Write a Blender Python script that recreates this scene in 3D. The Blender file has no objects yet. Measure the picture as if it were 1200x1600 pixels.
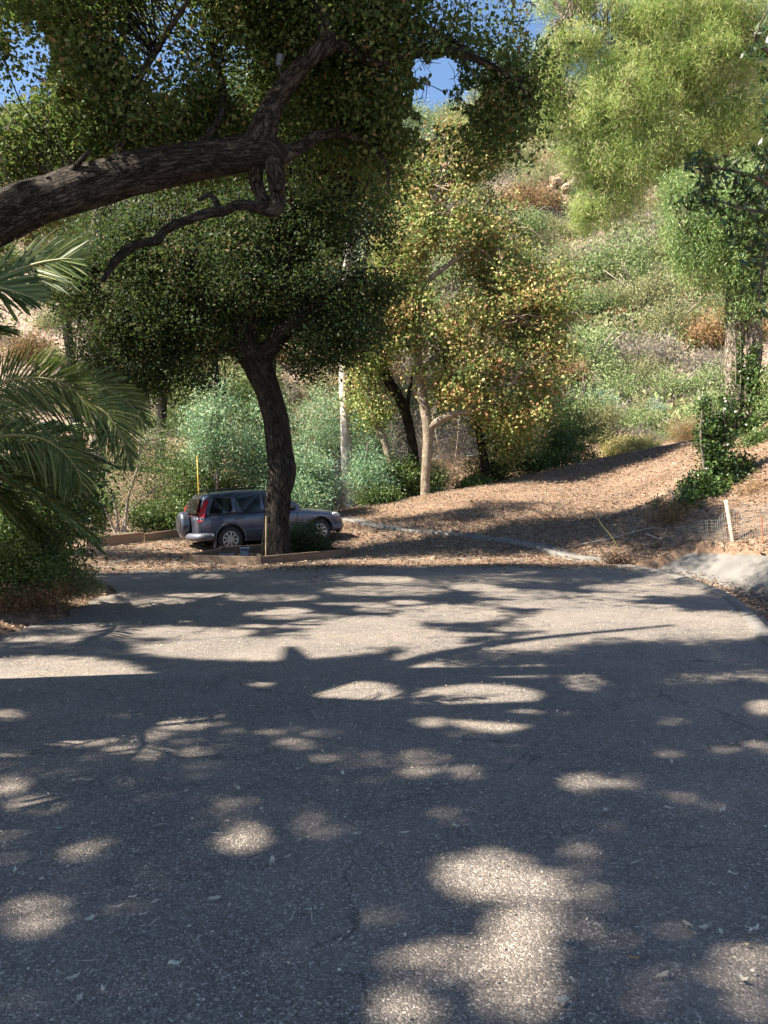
import bpy, bmesh, math, random
import numpy as np
from mathutils import Vector, Matrix
rng = np.random.default_rng(7); random.seed(7)
S = bpy.context.scene
COL = S.collection
R = math.radians
F = 1202.0; CX = 600.0; HY = 770.0; EYE = 1.6
# ---------------------------------------------------------------- camera
cam = bpy.data.cameras.new('camera'); co = bpy.data.objects.new('camera', cam); COL.objects.link(co)
co.location = (0, 0, EYE); co.rotation_euler = (R(90), 0, 0)
cam.sensor_fit = 'VERTICAL'; cam.sensor_height = 24; cam.lens = 24*F/1600
cam.shift_y = (HY-800)/1600; cam.clip_end = 900; cam.clip_start = 0.05
S.camera = co
# ---------------------------------------------------------------- light
EL = 47.0
TR = np.array([0.965, 0.26]); TR = TR/np.linalg.norm(TR)          # horizontal travel of the sunlight
SUN = np.array([TR[0]*math.cos(R(EL)), TR[1]*math.cos(R(EL)), -math.sin(R(EL))])
w = bpy.data.worlds.new('World'); S.world = w; w.use_nodes = True
nt = w.node_tree; nt.nodes.clear()
sk = nt.nodes.new('ShaderNodeTexSky'); sk.sky_type = 'NISHITA'; sk.sun_disc = False
sk.sun_elevation = R(EL); sk.sun_rotation = math.atan2(-TR[0], -TR[1]); sk.air_density = 1.0; sk.dust_density = 0.1; sk.ozone_density = 3.0
bg = nt.nodes.new('ShaderNodeBackground'); bg.inputs[1].default_value = 0.07
wo = nt.nodes.new('ShaderNodeOutputWorld')
nt.links.new(sk.outputs[0], bg.inputs[0]); nt.links.new(bg.outputs[0], wo.inputs[0])
sl = bpy.data.lights.new('sun', 'SUN'); sl.energy = 5.0; sl.angle = R(0.55); sl.color = (1.0, 0.915, 0.78)
so = bpy.data.objects.new('sun', sl); COL.objects.link(so)
so.rotation_euler = Vector(SUN).to_track_quat('-Z', 'Y').to_euler(); so.location = (-20, -5, 30)
S.view_settings.view_transform = 'Standard'; S.view_settings.look = 'None'
S.view_settings.exposure = 1.85; S.view_settings.gamma = 1.0; S.view_settings.use_curve_mapping = False
cy = S.cycles
cy.max_bounces = 6; cy.diffuse_bounces = 4; cy.glossy_bounces = 2; cy.transmission_bounces = 3; cy.transparent_max_bounces = 6
cy.caustics_reflective = False; cy.caustics_refractive = False

# ---------------------------------------------------------------- helpers
def P(px, py, Y):
    return np.array([Y*(px-CX)/F, Y, EYE+Y*(HY-py)/F])

def sstep(a, b, x):
    t = np.clip((x-a)/(b-a), 0, 1); return t*t*(3-2*t)

def vnoise(x, y, seed=0, scale=1.0):
    x = np.asarray(x)/scale; y = np.asarray(y)/scale
    xi = np.floor(x).astype(np.int64); yi = np.floor(y).astype(np.int64); fx = x-xi; fy = y-yi
    fx = fx*fx*(3-2*fx); fy = fy*fy*(3-2*fy)
    def h(a, b):
        n = (a*374761393+b*668265263+seed*982451653) & 0x7fffffff
        n = ((n ^ (n >> 13))*1274126177) & 0x7fffffff
        return ((n ^ (n >> 16)) & 0xffff)/65535.0
    return (h(xi, yi)*(1-fx)+h(xi+1, yi)*fx)*(1-fy)+(h(xi, yi+1)*(1-fx)+h(xi+1, yi+1)*fx)*fy-0.5

def thing(name, label, cat, loc=(0, 0, 0), group=None, rz=0.0):
    o = bpy.data.objects.new(name, None); COL.objects.link(o); o.location = [float(v) for v in loc]; o.rotation_euler.z = rz
    o.empty_display_size = 0.2
    o['label'] = label; o['category'] = cat
    if group: o['group'] = group
    return o

def tag(o, label, cat, group=None):
    o['label'] = label; o['category'] = cat
    if group: o['group'] = group
    return o

def link(name, me, mat, parent=None, smooth=False):
    o = bpy.data.objects.new(name, me); COL.objects.link(o)
    if mat is not None: me.materials.append(mat)
    if parent is not None: o.parent = parent
    if smooth and len(me.polygons): me.polygons.foreach_set('use_smooth', np.ones(len(me.polygons), dtype=bool))
    return o

def mesh_np(name, V, Q, tint=None):
    """V (n,3), Q (m,k) all faces with k corners"""
    me = bpy.data.meshes.new(name); V = np.asarray(V, dtype=np.float32); Q = np.asarray(Q, dtype=np.int32)
    me.vertices.add(len(V)); me.vertices.foreach_set('co', V.ravel())
    m, k = Q.shape
    me.loops.add(m*k); me.loops.foreach_set('vertex_index', Q.ravel())
    me.polygons.add(m); me.polygons.foreach_set('loop_start', np.arange(0, m*k, k, dtype=np.int32))
    me.update(calc_edges=True)
    if tint is not None:
        a = me.attributes.new('tint', 'FLOAT', 'FACE'); a.data.foreach_set('value', np.asarray(tint, dtype=np.float32))
    return me

def bm_obj(name, bm, mat, parent=None, smooth=False, bevel=0.0):
    me = bpy.data.meshes.new(name)
    if bevel > 0:
        bmesh.ops.bevel(bm, geom=[e for e in bm.edges if e.is_manifold and e.calc_face_angle(0) > 0.5], offset=bevel, segments=2, affect='EDGES', profile=0.6)
    bmesh.ops.recalc_face_normals(bm, faces=bm.faces)
    bm.to_mesh(me); bm.free()
    return link(name, me, mat, parent, smooth)

def unit(a): return a/(np.linalg.norm(a, axis=-1, keepdims=True)+1e-9)

def catmull(pts, n):
    pts = np.asarray(pts, float)
    if len(pts) == 2: 
        t = np.linspace(0, 1, n+1)[:, None]; return pts[0]*(1-t)+pts[1]*t
    ext = np.vstack([2*pts[0]-pts[1], pts, 2*pts[-1]-pts[-2]])
    out = []
    for i in range(len(pts)-1):
        p0, p1, p2, p3 = ext[i:i+4]
        for t in np.arange(n)/n:
            out.append(0.5*((2*p1)+(-p0+p2)*t+(2*p0-5*p1+4*p2-p3)*t*t+(-p0+3*p1-3*p2+p3)*t**3))
    out.append(pts[-1]); return np.array(out)

class Tubes:
    """collects tubes, built as one mesh"""
    def __init__(s): s.V = []; s.Q = []; s.K = []; s.n = 0
    def add(s, pts, rad, sides=8, rough=0.0, fq=1.0):
        pts = np.asarray(pts, float); rad = np.asarray(rad, float); k = len(pts)
        tn = np.gradient(pts, axis=0); tn = unit(tn)
        ref = np.array([0, 0, 1.0]) if abs(tn[:, 2]).mean() < 0.8 else np.array([1.0, 0, 0])
        u = unit(np.cross(tn, ref)); v = np.cross(tn, u)
        a = np.linspace(0, 2*math.pi, sides, endpoint=False)
        rr = rad[:, None]*np.ones((k, sides))
        if rough > 0:
            L = np.concatenate([[0], np.cumsum(np.linalg.norm(np.diff(pts, axis=0), axis=1))])
            A, LL = np.meshgrid(a, L)
            nz = vnoise(np.cos(A)*3+LL*0.9*fq, np.sin(A)*3+LL*1.1*fq, 3, 0.8)+0.5*vnoise(A*2.5, LL*fq*2, 5, 0.5)*np.sin(A/2)**2
            ridge = np.abs(vnoise(np.cos(A)*7, np.sin(A)*7+LL*1.3*fq, 9, 0.8))
            rr = rr*(1+rough*nz-rough*0.7*(0.25-ridge))
        ring = pts[:, None, :]+rr[:, :, None]*(np.cos(a)[None, :, None]*u[:, None, :]+np.sin(a)[None, :, None]*v[:, None, :])
        s.V.append(ring.reshape(-1, 3))
        L_ = np.concatenate([[0], np.cumsum(np.linalg.norm(np.diff(pts, axis=0), axis=1))])+s.n*0.37; rm = max(rad.mean(), .02)
        s.K.append(np.stack([rm*np.cos(a)[None, :]+0*L_[:, None], rm*np.sin(a)[None, :]+0*L_[:, None], L_[:, None]+0*a[None, :]], -1).reshape(-1, 3))
        i = np.arange(k-1)[:, None]*sides; j = np.arange(sides)[None, :]; j2 = (j+1) % sides
        q = np.stack([i+j, i+j2, i+sides+j2, i+sides+j], -1).reshape(-1, 4)+s.n
        s.Q.append(q); s.n += k*sides
        # end caps as quads pairs (sides even)
        for base in (0, (k-1)*sides):
            for c in range(0, sides-2, 2):
                s.Q.append(np.array([[0, c+1, c+2, (c+3) % sides]])+s.n-k*sides+base)
    def build(s, name, mat, parent=None, base=(0, 0, 0), smooth=True):
        V = np.vstack(s.V)-np.asarray(base); Q = np.vstack(s.Q)
        me = mesh_np(name, V, Q); at_ = me.attributes.new('bk', 'FLOAT_VECTOR', 'POINT'); at_.data.foreach_set('vector', np.vstack(s.K).astype(np.float32).ravel())
        return link(name, me, mat, parent, smooth)

def leaf_quads(C, size, aspect=0.55, droop=0.0, dirs=None, fold=0.12, flat=0.0):
    n = len(C); size = np.broadcast_to(size, (n,))
    d = unit(rng.normal(size=(n, 3))) if dirs is None else unit(dirs+0.35*rng.normal(size=(n, 3)))
    d[:, 2] -= droop; d = unit(d)
    nn = unit(rng.normal(size=(n, 3))+np.array([0, 0, flat]))
    sd = unit(np.cross(d, nn)); nn = np.cross(sd, d)
    L = size[:, None]; Wd = L*aspect*0.5
    V = np.empty((n, 4, 3))
    V[:, 0] = C-d*L*0.5
    V[:, 1] = C+sd*Wd-nn*L*fold+d*L*0.05
    V[:, 2] = C+d*L*0.5
    V[:, 3] = C-sd*Wd-nn*L*fold+d*L*0.05
    return V.reshape(-1, 3)

def leaf_mesh(name, C, size, base, tint, **k):
    V = leaf_quads(C, size, **k)-np.asarray(base)
    Q = np.arange(len(C)*4).reshape(-1, 4)
    return mesh_np(name, V, Q, tint)

def voids(C, sc=.6, thr=-.12, seed=1):
    x, y, z = C.T; n = vnoise(x+z*.3, z, seed, sc)+vnoise(y+9, z-x*.2, seed+1, sc)+.7*vnoise(x, y+z*.3, seed+2, sc*.5)
    return n > thr
def in_blobs(blobs, n):
    """blobs: rows cx,cy,cz,rx,ry,rz ; returns n points, denser toward the shell"""
    b = np.asarray(blobs, float); vol = (b[:, 3]*b[:, 4]*b[:, 5])**0.8
    k = rng.choice(len(b), n, p=vol/vol.sum())
    d = unit(rng.normal(size=(n, 3))); r = rng.random(n)**0.45
    return b[k, :3]+d*r[:, None]*b[k, 3:6]

def pblob(px, py, Y, rx, ry, rY):
    c = P(px, py, Y); return (c[0], c[1], c[2], rx*Y/F, rY, ry*Y/F)

# ---------------------------------------------------------------- lit patches of ground (gaps in the canopy), photo pixels
LIT = [(80,1052,140,24,1),(215,1062,35,12,1),(400,1016,190,18,1),(570,990,100,26,1),(660,1002,60,18,.9),(290,990,110,9,.8),
 (960,972,150,24,1),(880,945,110,8,.8),(1040,925,60,8,.5),(870,1000,60,9,.9),(1110,985,80,28,.9),(1140,1020,60,14,.7),(700,960,90,14,.8),(820,930,80,8,.4),(600,925,100,8,.35),
 (420,935,80,6,.3),(250,940,50,5,.25),
 (425,1068,42,9,.9),(560,1088,68,21,1),(630,1045,30,5,.4),(830,1048,28,9,.9),(915,1068,36,15,.7),(770,1122,72,25,1),(670,1130,28,10,.8),
 (285,1134,55,10,.75),(130,1158,55,11,.75),(225,1152,50,9,.45),(210,1172,40,8,.5),(1052,1130,20,8,.7),(1045,1178,26,9,.5),(915,1226,38,17,.75),(650,1195,50,22,.4),
 (722,1210,32,12,.4),(380,1312,36,22,.75),(50,1430,50,30,.7),(55,1258,40,14,.5),(10,1232,30,14,.6),(1190,1105,22,18,.9),(500,1290,40,20,.3),(420,1150,30,10,.3),
 (760,1372,78,42,1),(838,1408,54,50,1),(812,1475,60,62,.97),(690,1510,85,40,.55),(810,1555,62,46,.75),(650,1580,70,40,.5),(920,1428,28,38,.4),(910,1330,28,20,.4),
 (1160,1510,60,40,.45),(1185,1590,50,40,.6),(990,1560,60,30,.25),(740,1100,20,8,.3),(520,1180,40,14,.25),(1120,1260,30,14,.3),(980,1225,24,12,.3)]
_r = np.random.default_rng(5)
LIT = [list(a) for a in LIT]+[[_r.uniform(60, 1100), _r.uniform(895, 1000), _r.uniform(15, 70), _r.uniform(2, 6), _r.uniform(.3, .9)] for _ in range(60)]+[[_r.uniform(0, 1200), _r.uniform(1105, 1185), _r.uniform(12, 36), _r.uniform(5, 10), _r.uniform(.1, .55)] for _ in range(36)]+[[_r.uniform(0, 1200), _r.uniform(1180, 1600), _r.uniform(15, 50), _r.uniform(10, 30), _r.uniform(.05, .25)] for _ in range(26)]
LIT = np.array(LIT, float)
def lit_prob(G):
    """chance that a caster whose shadow falls at ground point G is missing"""
    Y = np.maximum(G[:, 1], 0.3); px = CX+F*G[:, 0]/Y; py = HY+F*(EYE-G[:, 2])/Y
    p = np.zeros(len(G))
    for cx, cy_, rx, ry, s in LIT:
        q = ((px-cx-4)/(rx*.92))**2+((py-cy_)/(ry*.95))**2
        p = np.maximum(p, s*(1-sstep(0.75, 1.45, q)))
    p[G[:, 1] < 0.5] = 0
    return p

# ---------------------------------------------------------------- terrain function
CP = []
def cp(px, py, Y): c = P(px, py, Y); CP.append((c[0], c[1], c[2]))
for x in (-14, -8, -4, 0, 4): 
    for y in (-20, -5, 5, 11, 16): CP.append((x, y, 0 if x > -5 else 0.15))
CP += [(-4.15,20.8,0.0),(-1.84,22.05,0.156),(-8,20,0.1),(-14,18,0.3),(-25,10,1),(-40,0,3),(10,8,.9),(10,0,.9),(16,4,3),(30,0,6),(45,-20,8),(-40,-20,2),(8.6,14.6,.35),(9.5,11,.55)]
for c in [(545,812,26),(704,835,21.75),(800,855,18.8),(940,865,17.5),(680,770,30),(830,741,32.5),(920,721,35.5),(1040,701,40),(1100,688,42),(560,792,29),(600,800,27.5),
          (270,835,24),(150,852,23),(400,815,27),(1040,795,19),(960,835,18.8),(1110,722,22),(1200,645,24),(1150,865,16),(1195,800,17),(1200,700,20.5),
          (900,790,24),(1000,750,27),(850,830,20.5),(1000,790,22.5),
          (300,835,32),(560,845,36),(700,800,38),(100,810,32),(0,820,30),
          (950,600,53),(1100,600,53),(950,450,72),(1150,440,70),(900,300,97),(1150,300,92),(850,215,118),(1150,150,115),(900,130,140),
          (50,610,48),(30,480,60),(250,600,50),(640,620,50),(800,640,48),(300,400,72),(600,430,72),(600,270,103),(690,205,124),(300,250,100),(30,195,112)]: cp(*c)
CP += [(-60,30,2),(-70,60,16),(-90,112,56),(75,50,14),(80,80,34),(100,120,60),(50,28,10),(30,20,6.5),(20,24,5.6),(0,190,78),(-90,190,70),(100,190,85),(16,12,3.6),(20,36,5)]
CP = np.array(CP)
def _phi(r2): return np.where(r2 > 1e-9, 0.5*r2*np.log(r2+1e-12), 0)
_n = len(CP); _A = np.zeros((_n+3, _n+3)); _d2 = ((CP[:, None, :2]-CP[None, :, :2])**2).sum(-1)
_A[:_n, :_n] = _phi(_d2)+np.eye(_n)*0.5; _A[:_n, _n] = 1; _A[:_n, _n+1:] = CP[:, :2]; _A[_n, :_n] = 1; _A[_n+1:, :_n] = CP[:, :2].T
_W = np.linalg.solve(_A, np.concatenate([CP[:, 2], [0, 0, 0]]))
def tps(x, y):
    x = np.asarray(x, float).ravel(); y = np.asarray(y, float).ravel(); out = np.empty_like(x)
    for i in range(0, len(x), 20000):
        a, b = x[i:i+20000], y[i:i+20000]
        d2 = (a[:, None]-CP[None, :, 0])**2+(b[:, None]-CP[None, :, 1])**2
        out[i:i+20000] = _phi(d2)@_W[:_n]+_W[_n]+_W[_n+1]*a+_W[_n+2]*b
    return out
NL = np.array([(5.0,17.2),(5.55,15.8),(5.66,14.8),(5.35,12),(4.8,10),(4.3,8.4),(3.95,6),(3.75,3),(3.7,-6)])   # near lip of the drain
FL = np.array([(5.5,17.8),(6.5,17.2),(7.4,16.2),(7.9,15.0),(8.0,12.5),(7.6,10),(7.2,7),(7.0,3),(7.0,-6)])      # far lip
NLc = catmull(NL, 6); FLc = catmull(FL, 6)
def xr(y): return np.interp(y, NLc[::-1, 1], NLc[::-1, 0])
def xf(y): return np.interp(y, FLc[::-1, 1], FLc[::-1, 0])
def xl(y): return np.interp(y, [-8, 3, 8.4, 11.6, 13.0, 14.2, 15.0, 20], [-4.4, -4.4, -4.2, -4.2, -4.6, -6.5, -14, -14])+0.12*np.sin(y*2.1)+0.07*np.sin(y*5.3)
def yf(x): return np.interp(x, [-14, -8, -5.5, -4.2, -2.4, -0.6, 2.4, 5.2, 6], [16.0, 15.6, 15.9, 16.6, 16.35, 17.0, 17.1, 16.75, 16.6])+0.10*np.sin(x*1.7)+0.05*np.sin(x*4.9)
def road_d(x, y): return np.maximum(np.maximum(x-xr(y), xl(y)-x), y-yf(x))
def H(x, y, raw=False):
    x = np.asarray(x, float); y = np.asarray(y, float); sh = x.shape; x = x.ravel(); y = y.ravel()
    d = road_d(x, y); w_ = sstep(-0.3, 2.5, d)
    h = tps(x, y)*w_
    far = sstep(38, 55, y)
    h = h+(0.05*vnoise(x, y, 1, 1.7)+0.03*vnoise(x, y, 2, 0.5))*sstep(0.1, 1.5, d)+far*(2.4*vnoise(x, y, 4, 9)+1.0*vnoise(x, y, 6, 3.5)+0.35*vnoise(x, y, 8, 1.2))
    bank = sstep(0.0, 0.5, -(x-xl(y)))*(y < 13)*(d > 0); h = h+bank*0.12
    if not raw:
        h = h-0.035*sstep(0.12, -0.05, d)
        inch = (x > xr(y)+0.05) & (x < xf(y)-0.05) & (y < 17.0)
        h = np.where(inch, np.minimum(h, -0.75), h)
    return h.reshape(sh)
def gz(x, y): return float(H(np.array([x]), np.array([y]), raw=True)[0])

SPOTS = [(P(a[0], a[1], a[2]-(.65 if 6.2 < a[2] < 8 else .8 if a[2] < 6.2 else 0)), r) for a, r in (((105,402,6.0),.34),((25,322,6.6),.22),((455,120,6.5),.45),((300,90,6.8),.5),((150,130,6.6),.45),((620,70,6.9),.35),((250,300,6.6),.12),((500,230,7.2),.5),((400,40,6.8),.4),((700,90,6.9),.3),((220,200,6.9),.35),((100,280,6.6),.15),((20,220,6.8),.3),((350,180,7.1),.3),((90,600,9.6),.3),((120,905,10.6),.45),((425,600,18.3),.3))]
_r2 = np.random.default_rng(12)
SPOTS += [(P(_r2.uniform(-20, 820), _r2.uniform(-60, 260), _r2.uniform(5.7, 6.6)), _r2.uniform(.3, .62)) for _ in range(46)]
_keep = []
for c, r in SPOTS:
    g = np.array(c)+SUN*(c[2]/(-SUN[2])); yy = HY+F*EYE/max(g[1], .5)
    if not (1035 < yy < 1110 and r > .35 and 450 < CX+F*g[0]/g[1] < 1000): _keep.append((c, r))
SPOTS = _keep  # canopy leaves are cleared toward the sun to light these spots
def ground_hit(Pp):
    """where the shadow of points lands"""
    t = (Pp[:, 2])/(-SUN[2]); G = Pp+SUN*t[:, None]
    for _ in range(2):
        z = H(G[:, 0], G[:, 1], raw=True); t = (Pp[:, 2]-z)/(-SUN[2]); G = Pp+SUN*np.maximum(t, 0)[:, None]
    return G
def thin(C, strength=1.0):
    G = C+SUN*(C[:, 2]/(-SUN[2]))[:, None]
    T_ = lit_prob(G); keep = np.where(T_ > .02, -np.log(np.clip(T_, .03, 1))/5.0, 1.0); keep = np.minimum(keep, 1.0)
    keep = np.where(T_ > .93, 0.0, keep)
    for c, r in SPOTS:
        v = C-np.array(c); t = v@SUN; d = np.linalg.norm(v-t[:, None]*SUN, axis=1); keep = np.where((t < .3) & (d < r*(1+.35*np.sin(5*np.arctan2(v[:, 2], v[:, 1])))), 0.0, keep)
    return C[rng.random(len(C)) < 1-strength*(1-keep)]

# ---------------------------------------------------------------- materials
def new_mat(name):
    m = bpy.data.materials.new(name); m.use_nodes = True; nt = m.node_tree; nt.nodes.clear()
    out = nt.nodes.new('ShaderNodeOutputMaterial'); return m, nt, out
def N(nt, t, **k):
    n = nt.nodes.new(t)
    for a, b in k.items():
        if a.startswith('i_'): n.inputs[int(a[2:])].default_value = b
        else: setattr(n, a, b)
    return n
def ramp(nt, stops, fac, interp='LINEAR'):
    r = nt.nodes.new('ShaderNodeValToRGB'); e = r.color_ramp.elements; r.color_ramp.interpolation = interp
    while len(e) < len(stops): e.new(0.5)
    for el, (p, c) in zip(e, stops): el.position = p; el.color = (*c, 1) if len(c) == 3 else c
    nt.links.new(fac, r.inputs[0]); return r.outputs[0]
def noise(nt, scale, detail=5, rough=0.6, coord=None, dist=0.0):
    n = N(nt, 'ShaderNodeTexNoise'); n.inputs['Scale'].default_value = scale; n.inputs['Detail'].default_value = detail
    n.inputs['Roughness'].default_value = rough; n.inputs['Distortion'].default_value = dist
    if coord is not None: nt.links.new(coord, n.inputs['Vector'])
    return n.outputs['Fac']
def wpos(nt, scale=(1, 1, 1)):
    g = N(nt, 'ShaderNodeNewGeometry'); mp = N(nt, 'ShaderNodeMapping'); mp.inputs['Scale'].default_value = scale
    nt.links.new(g.outputs['Position'], mp.inputs['Vector']); return mp.outputs[0]
def opos(nt, scale=(1, 1, 1)):
    g = N(nt, 'ShaderNodeTexCoord'); mp = N(nt, 'ShaderNodeMapping'); mp.inputs['Scale'].default_value = scale
    nt.links.new(g.outputs['Object'], mp.inputs['Vector']); return mp.outputs[0]
def mixc(nt, f, a, b, mode='MIX'):
    m = N(nt, 'ShaderNodeMix', data_type='RGBA', blend_type=mode)
    for s, v in ((0, f), (6, a), (7, b)):
        if hasattr(v, 'is_linked') or hasattr(v, 'links'): nt.links.new(v, m.inputs[s])
        else: m.inputs[s].default_value = v if not isinstance(v, tuple) else (*v, 1)
    return m.outputs[2]
def bump(nt, h, strength=0.5, dist=0.02):
    b = N(nt, 'ShaderNodeBump'); b.inputs['Strength'].default_value = strength; b.inputs['Distance'].default_value = dist
    nt.links.new(h, b.inputs['Height']); return b.outputs[0]
def math_(nt, op, a, b=None):
    m = N(nt, 'ShaderNodeMath', operation=op)
    for i, v in enumerate((a, b)):
        if v is None: continue
        if isinstance(v, (int, float)): m.inputs[i].default_value = v
        else: nt.links.new(v, m.inputs[i])
    return m.outputs[0]
def pbsdf(nt, out, col, rough=0.8, normal=None, metal=0.0, coat=0.0, spec=None):
    b = N(nt, 'ShaderNodeBsdfPrincipled')
    if isinstance(col, tuple): b.inputs['Base Color'].default_value = (*col, 1)
    else: nt.links.new(col, b.inputs['Base Color'])
    if isinstance(rough, (int, float)): b.inputs['Roughness'].default_value = rough
    else: nt.links.new(rough, b.inputs['Roughness'])
    b.inputs['Metallic'].default_value = metal; b.inputs['Coat Weight'].default_value = coat
    if spec is not None: b.inputs['Specular IOR Level'].default_value = spec
    if normal is not None: nt.links.new(normal, b.inputs['Normal'])
    nt.links.new(b.outputs[0], out.inputs[0]); return b
def flat_mat(name, c1, c2, scale=6, rough=0.7, bs=0.3, bd=0.01, metal=0.0, coat=0.0, obj=True, stretch=(1, 1, 1)):
    m, nt, out = new_mat(name); co_ = opos(nt, stretch) if obj else wpos(nt, stretch)
    n1 = noise(nt, scale, 6, 0.65, co_); c = ramp(nt, [(0.3, c1), (0.7, c2)], n1)
    n2 = noise(nt, scale*5, 4, 0.6, co_)
    pbsdf(nt, out, c, rough, bump(nt, n2, bs, bd), metal, coat); return m
def leaf_mat(name, stops, rough=0.5, trans=0.3, spec=0.4, patch=None, pscale=0.8):
    """stops: ramp over per-leaf tint 0..1"""
    m, nt, out = new_mat(name)
    a = N(nt, 'ShaderNodeAttribute'); a.attribute_name = 'tint'
    col = ramp(nt, stops, a.outputs['Fac'])
    if patch is not None:
        n1 = noise(nt, pscale, 3, 0.6, wpos(nt)); f = ramp(nt, [(0.5, (0, 0, 0)), (0.62, (1, 1, 1))], n1)
        col = mixc(nt, f, col, mixc(nt, 0.6, col, patch))
    b = N(nt, 'ShaderNodeBsdfPrincipled'); nt.links.new(col, b.inputs['Base Color']); b.inputs['Roughness'].default_value = rough
    b.inputs['Specular IOR Level'].default_value = spec
    t = N(nt, 'ShaderNodeBsdfTranslucent'); tc = mixc(nt, 0.35 if trans > .15 else 0.0, col, (0.27, 0.40, 0.07), 'MIX'); nt.links.new(tc, t.inputs[0])
    mx = N(nt, 'ShaderNodeMixShader'); mx.inputs[0].default_value = trans
    nt.links.new(b.outputs[0], mx.inputs[1]); nt.links.new(t.outputs[0], mx.inputs[2]); nt.links.new(mx.outputs[0], out.inputs[0])
    return m
def bark_mat(name, c1, c2, c3, zs=0.25, scale=14, bd=0.04, patch=False):
    m, nt, out = new_mat(name); a = N(nt, 'ShaderNodeAttribute'); a.attribute_name = 'bk'
    def st(z):
        mp = N(nt, 'ShaderNodeMapping'); mp.inputs['Scale'].default_value = (1, 1, z); nt.links.new(a.outputs['Vector'], mp.inputs['Vector']); return mp.outputs[0]
    co_ = st(zs)
    f1 = noise(nt, scale, 6, 0.6, co_, 0.6); ridge = math_(nt, 'ABSOLUTE', math_(nt, 'SUBTRACT', f1, 0.5))
    crack = ramp(nt, [(0.0, (0, 0, 0)), (0.045, (.75, .75, .75)), (0.13, (1, 1, 1))], ridge)
    v = N(nt, 'ShaderNodeTexVoronoi', feature='DISTANCE_TO_EDGE'); v.inputs['Scale'].default_value = scale*1.6
    nz = N(nt, 'ShaderNodeTexNoise'); nz.inputs['Scale'].default_value = scale*1.2; nz.inputs['Detail'].default_value = 5; nt.links.new(co_, nz.inputs['Vector'])
    nt.links.new(mixc(nt, 0.12, st(min(1, zs*1.8)), nz.outputs['Color'], 'ADD'), v.inputs['Vector'])
    c2_ = ramp(nt, [(0.0, (0.35, 0.35, 0.35)), (0.10, (1, 1, 1))], v.outputs['Distance'])
    crack = mixc(nt, 1.0, crack, c2_, 'MULTIPLY')
    n1 = noise(nt, 3.2, 5, 0.65, st(1)); n2 = noise(nt, scale*4, 6, 0.75, co_)
    base = ramp(nt, [(0.3, c1), (0.55, c2), (0.75, c3)], n1 if patch else math_(nt, 'ADD', math_(nt, 'MULTIPLY', n1, 0.55), math_(nt, 'MULTIPLY', n2, 0.45)))
    col = mixc(nt, crack, tuple(x*(0.7 if patch else 0.35) for x in c1), base)
    if patch: col = mixc(nt, 0.6, col, base)
    hh = math_(nt, 'ADD', crack, math_(nt, 'MULTIPLY', n2, 0.8))
    pbsdf(nt, out, col, 0.95, bump(nt, hh, 1.0, bd), spec=0.15); return m

# asphalt
def asphalt():
    m, nt, out = new_mat('asphalt'); p = wpos(nt)
    v = N(nt, 'ShaderNodeTexVoronoi'); v.inputs['Scale'].default_value = 125; nt.links.new(p, v.inputs['Vector'])
    vb = N(nt, 'ShaderNodeTexVoronoi'); vb.inputs['Scale'].default_value = 240; nt.links.new(p, vb.inputs['Vector'])
    big = noise(nt, 0.55, 5, 0.62, p); mid = noise(nt, 5, 5, 0.7, p)
    sx = N(nt, 'ShaderNodeSeparateColor'); nt.links.new(v.outputs['Color'], sx.inputs[0])
    sb = N(nt, 'ShaderNodeSeparateColor'); nt.links.new(vb.outputs['Color'], sb.inputs[0])
    stone = ramp(nt, [(0.0, (0.108, 0.095, 0.086)), (0.55, (0.158, 0.137, 0.121)), (0.86, (0.225, 0.197, 0.173)), (0.96, (0.33, 0.29, 0.255)), (1.0, (0.44, 0.39, 0.34))], sx.outputs[0])
    fine = ramp(nt, [(0.0, (0.55, 0.55, 0.55)), (0.7, (1, 1, 1)), (1.0, (1.9, 1.85, 1.75))], sb.outputs[1])
    c = mixc(nt, 0.8, stone, fine, 'MULTIPLY')
    tone = ramp(nt, [(0.3, (0.80, 0.82, 0.86)), (0.5, (1.0, 1.0, 1.0)), (0.72, (1.4, 1.32, 1.22))], math_(nt, 'ADD', math_(nt, 'MULTIPLY', big, 0.7), math_(nt, 'MULTIPLY', mid, 0.3)))
    c = mixc(nt, 1.0, c, tone, 'MULTIPLY')
    # pale dust that gathers toward the far edge and the shoulders
    dust = ramp(nt, [(0.45, (0, 0, 0)), (0.7, (1, 1, 1))], noise(nt, 1.3, 6, 0.7, p))
    c = mixc(nt, math_(nt, 'MULTIPLY', dust, 0.35), c, (0.30, 0.25, 0.215))
    # cracks
    wz = N(nt, 'ShaderNodeTexNoise'); wz.inputs['Scale'].default_value = 3.5; wz.inputs['Detail'].default_value = 6; nt.links.new(p, wz.inputs['Vector'])
    pd = mixc(nt, 0.45, p, wz.outputs['Color'], 'ADD')
    cr = N(nt, 'ShaderNodeTexVoronoi', feature='DISTANCE_TO_EDGE'); cr.inputs['Scale'].default_value = 0.75; nt.links.new(pd, cr.inputs['Vector'])
    ck = ramp(nt, [(0.0, (1, 1, 1)), (0.008, (0, 0, 0))], cr.outputs['Distance'])
    ck2 = math_(nt, 'MULTIPLY', ck, ramp(nt, [(0.42, (0, 0, 0)), (0.55, (1, 1, 1))], noise(nt, 0.6, 2, 0.5, p)))
    c = mixc(nt, math_(nt, 'MULTIPLY', ck2, 0.6), c, (0.02, 0.02, 0.02))
    h = math_(nt, 'SUBTRACT', math_(nt, 'ADD', math_(nt, 'MULTIPLY', v.outputs['Distance'], -0.8), math_(nt, 'MULTIPLY', mid, 0.5)), ck2)
    pbsdf(nt, out, c, 0.85, bump(nt, h, 0.7, 0.008), spec=0.3); return m
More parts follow.
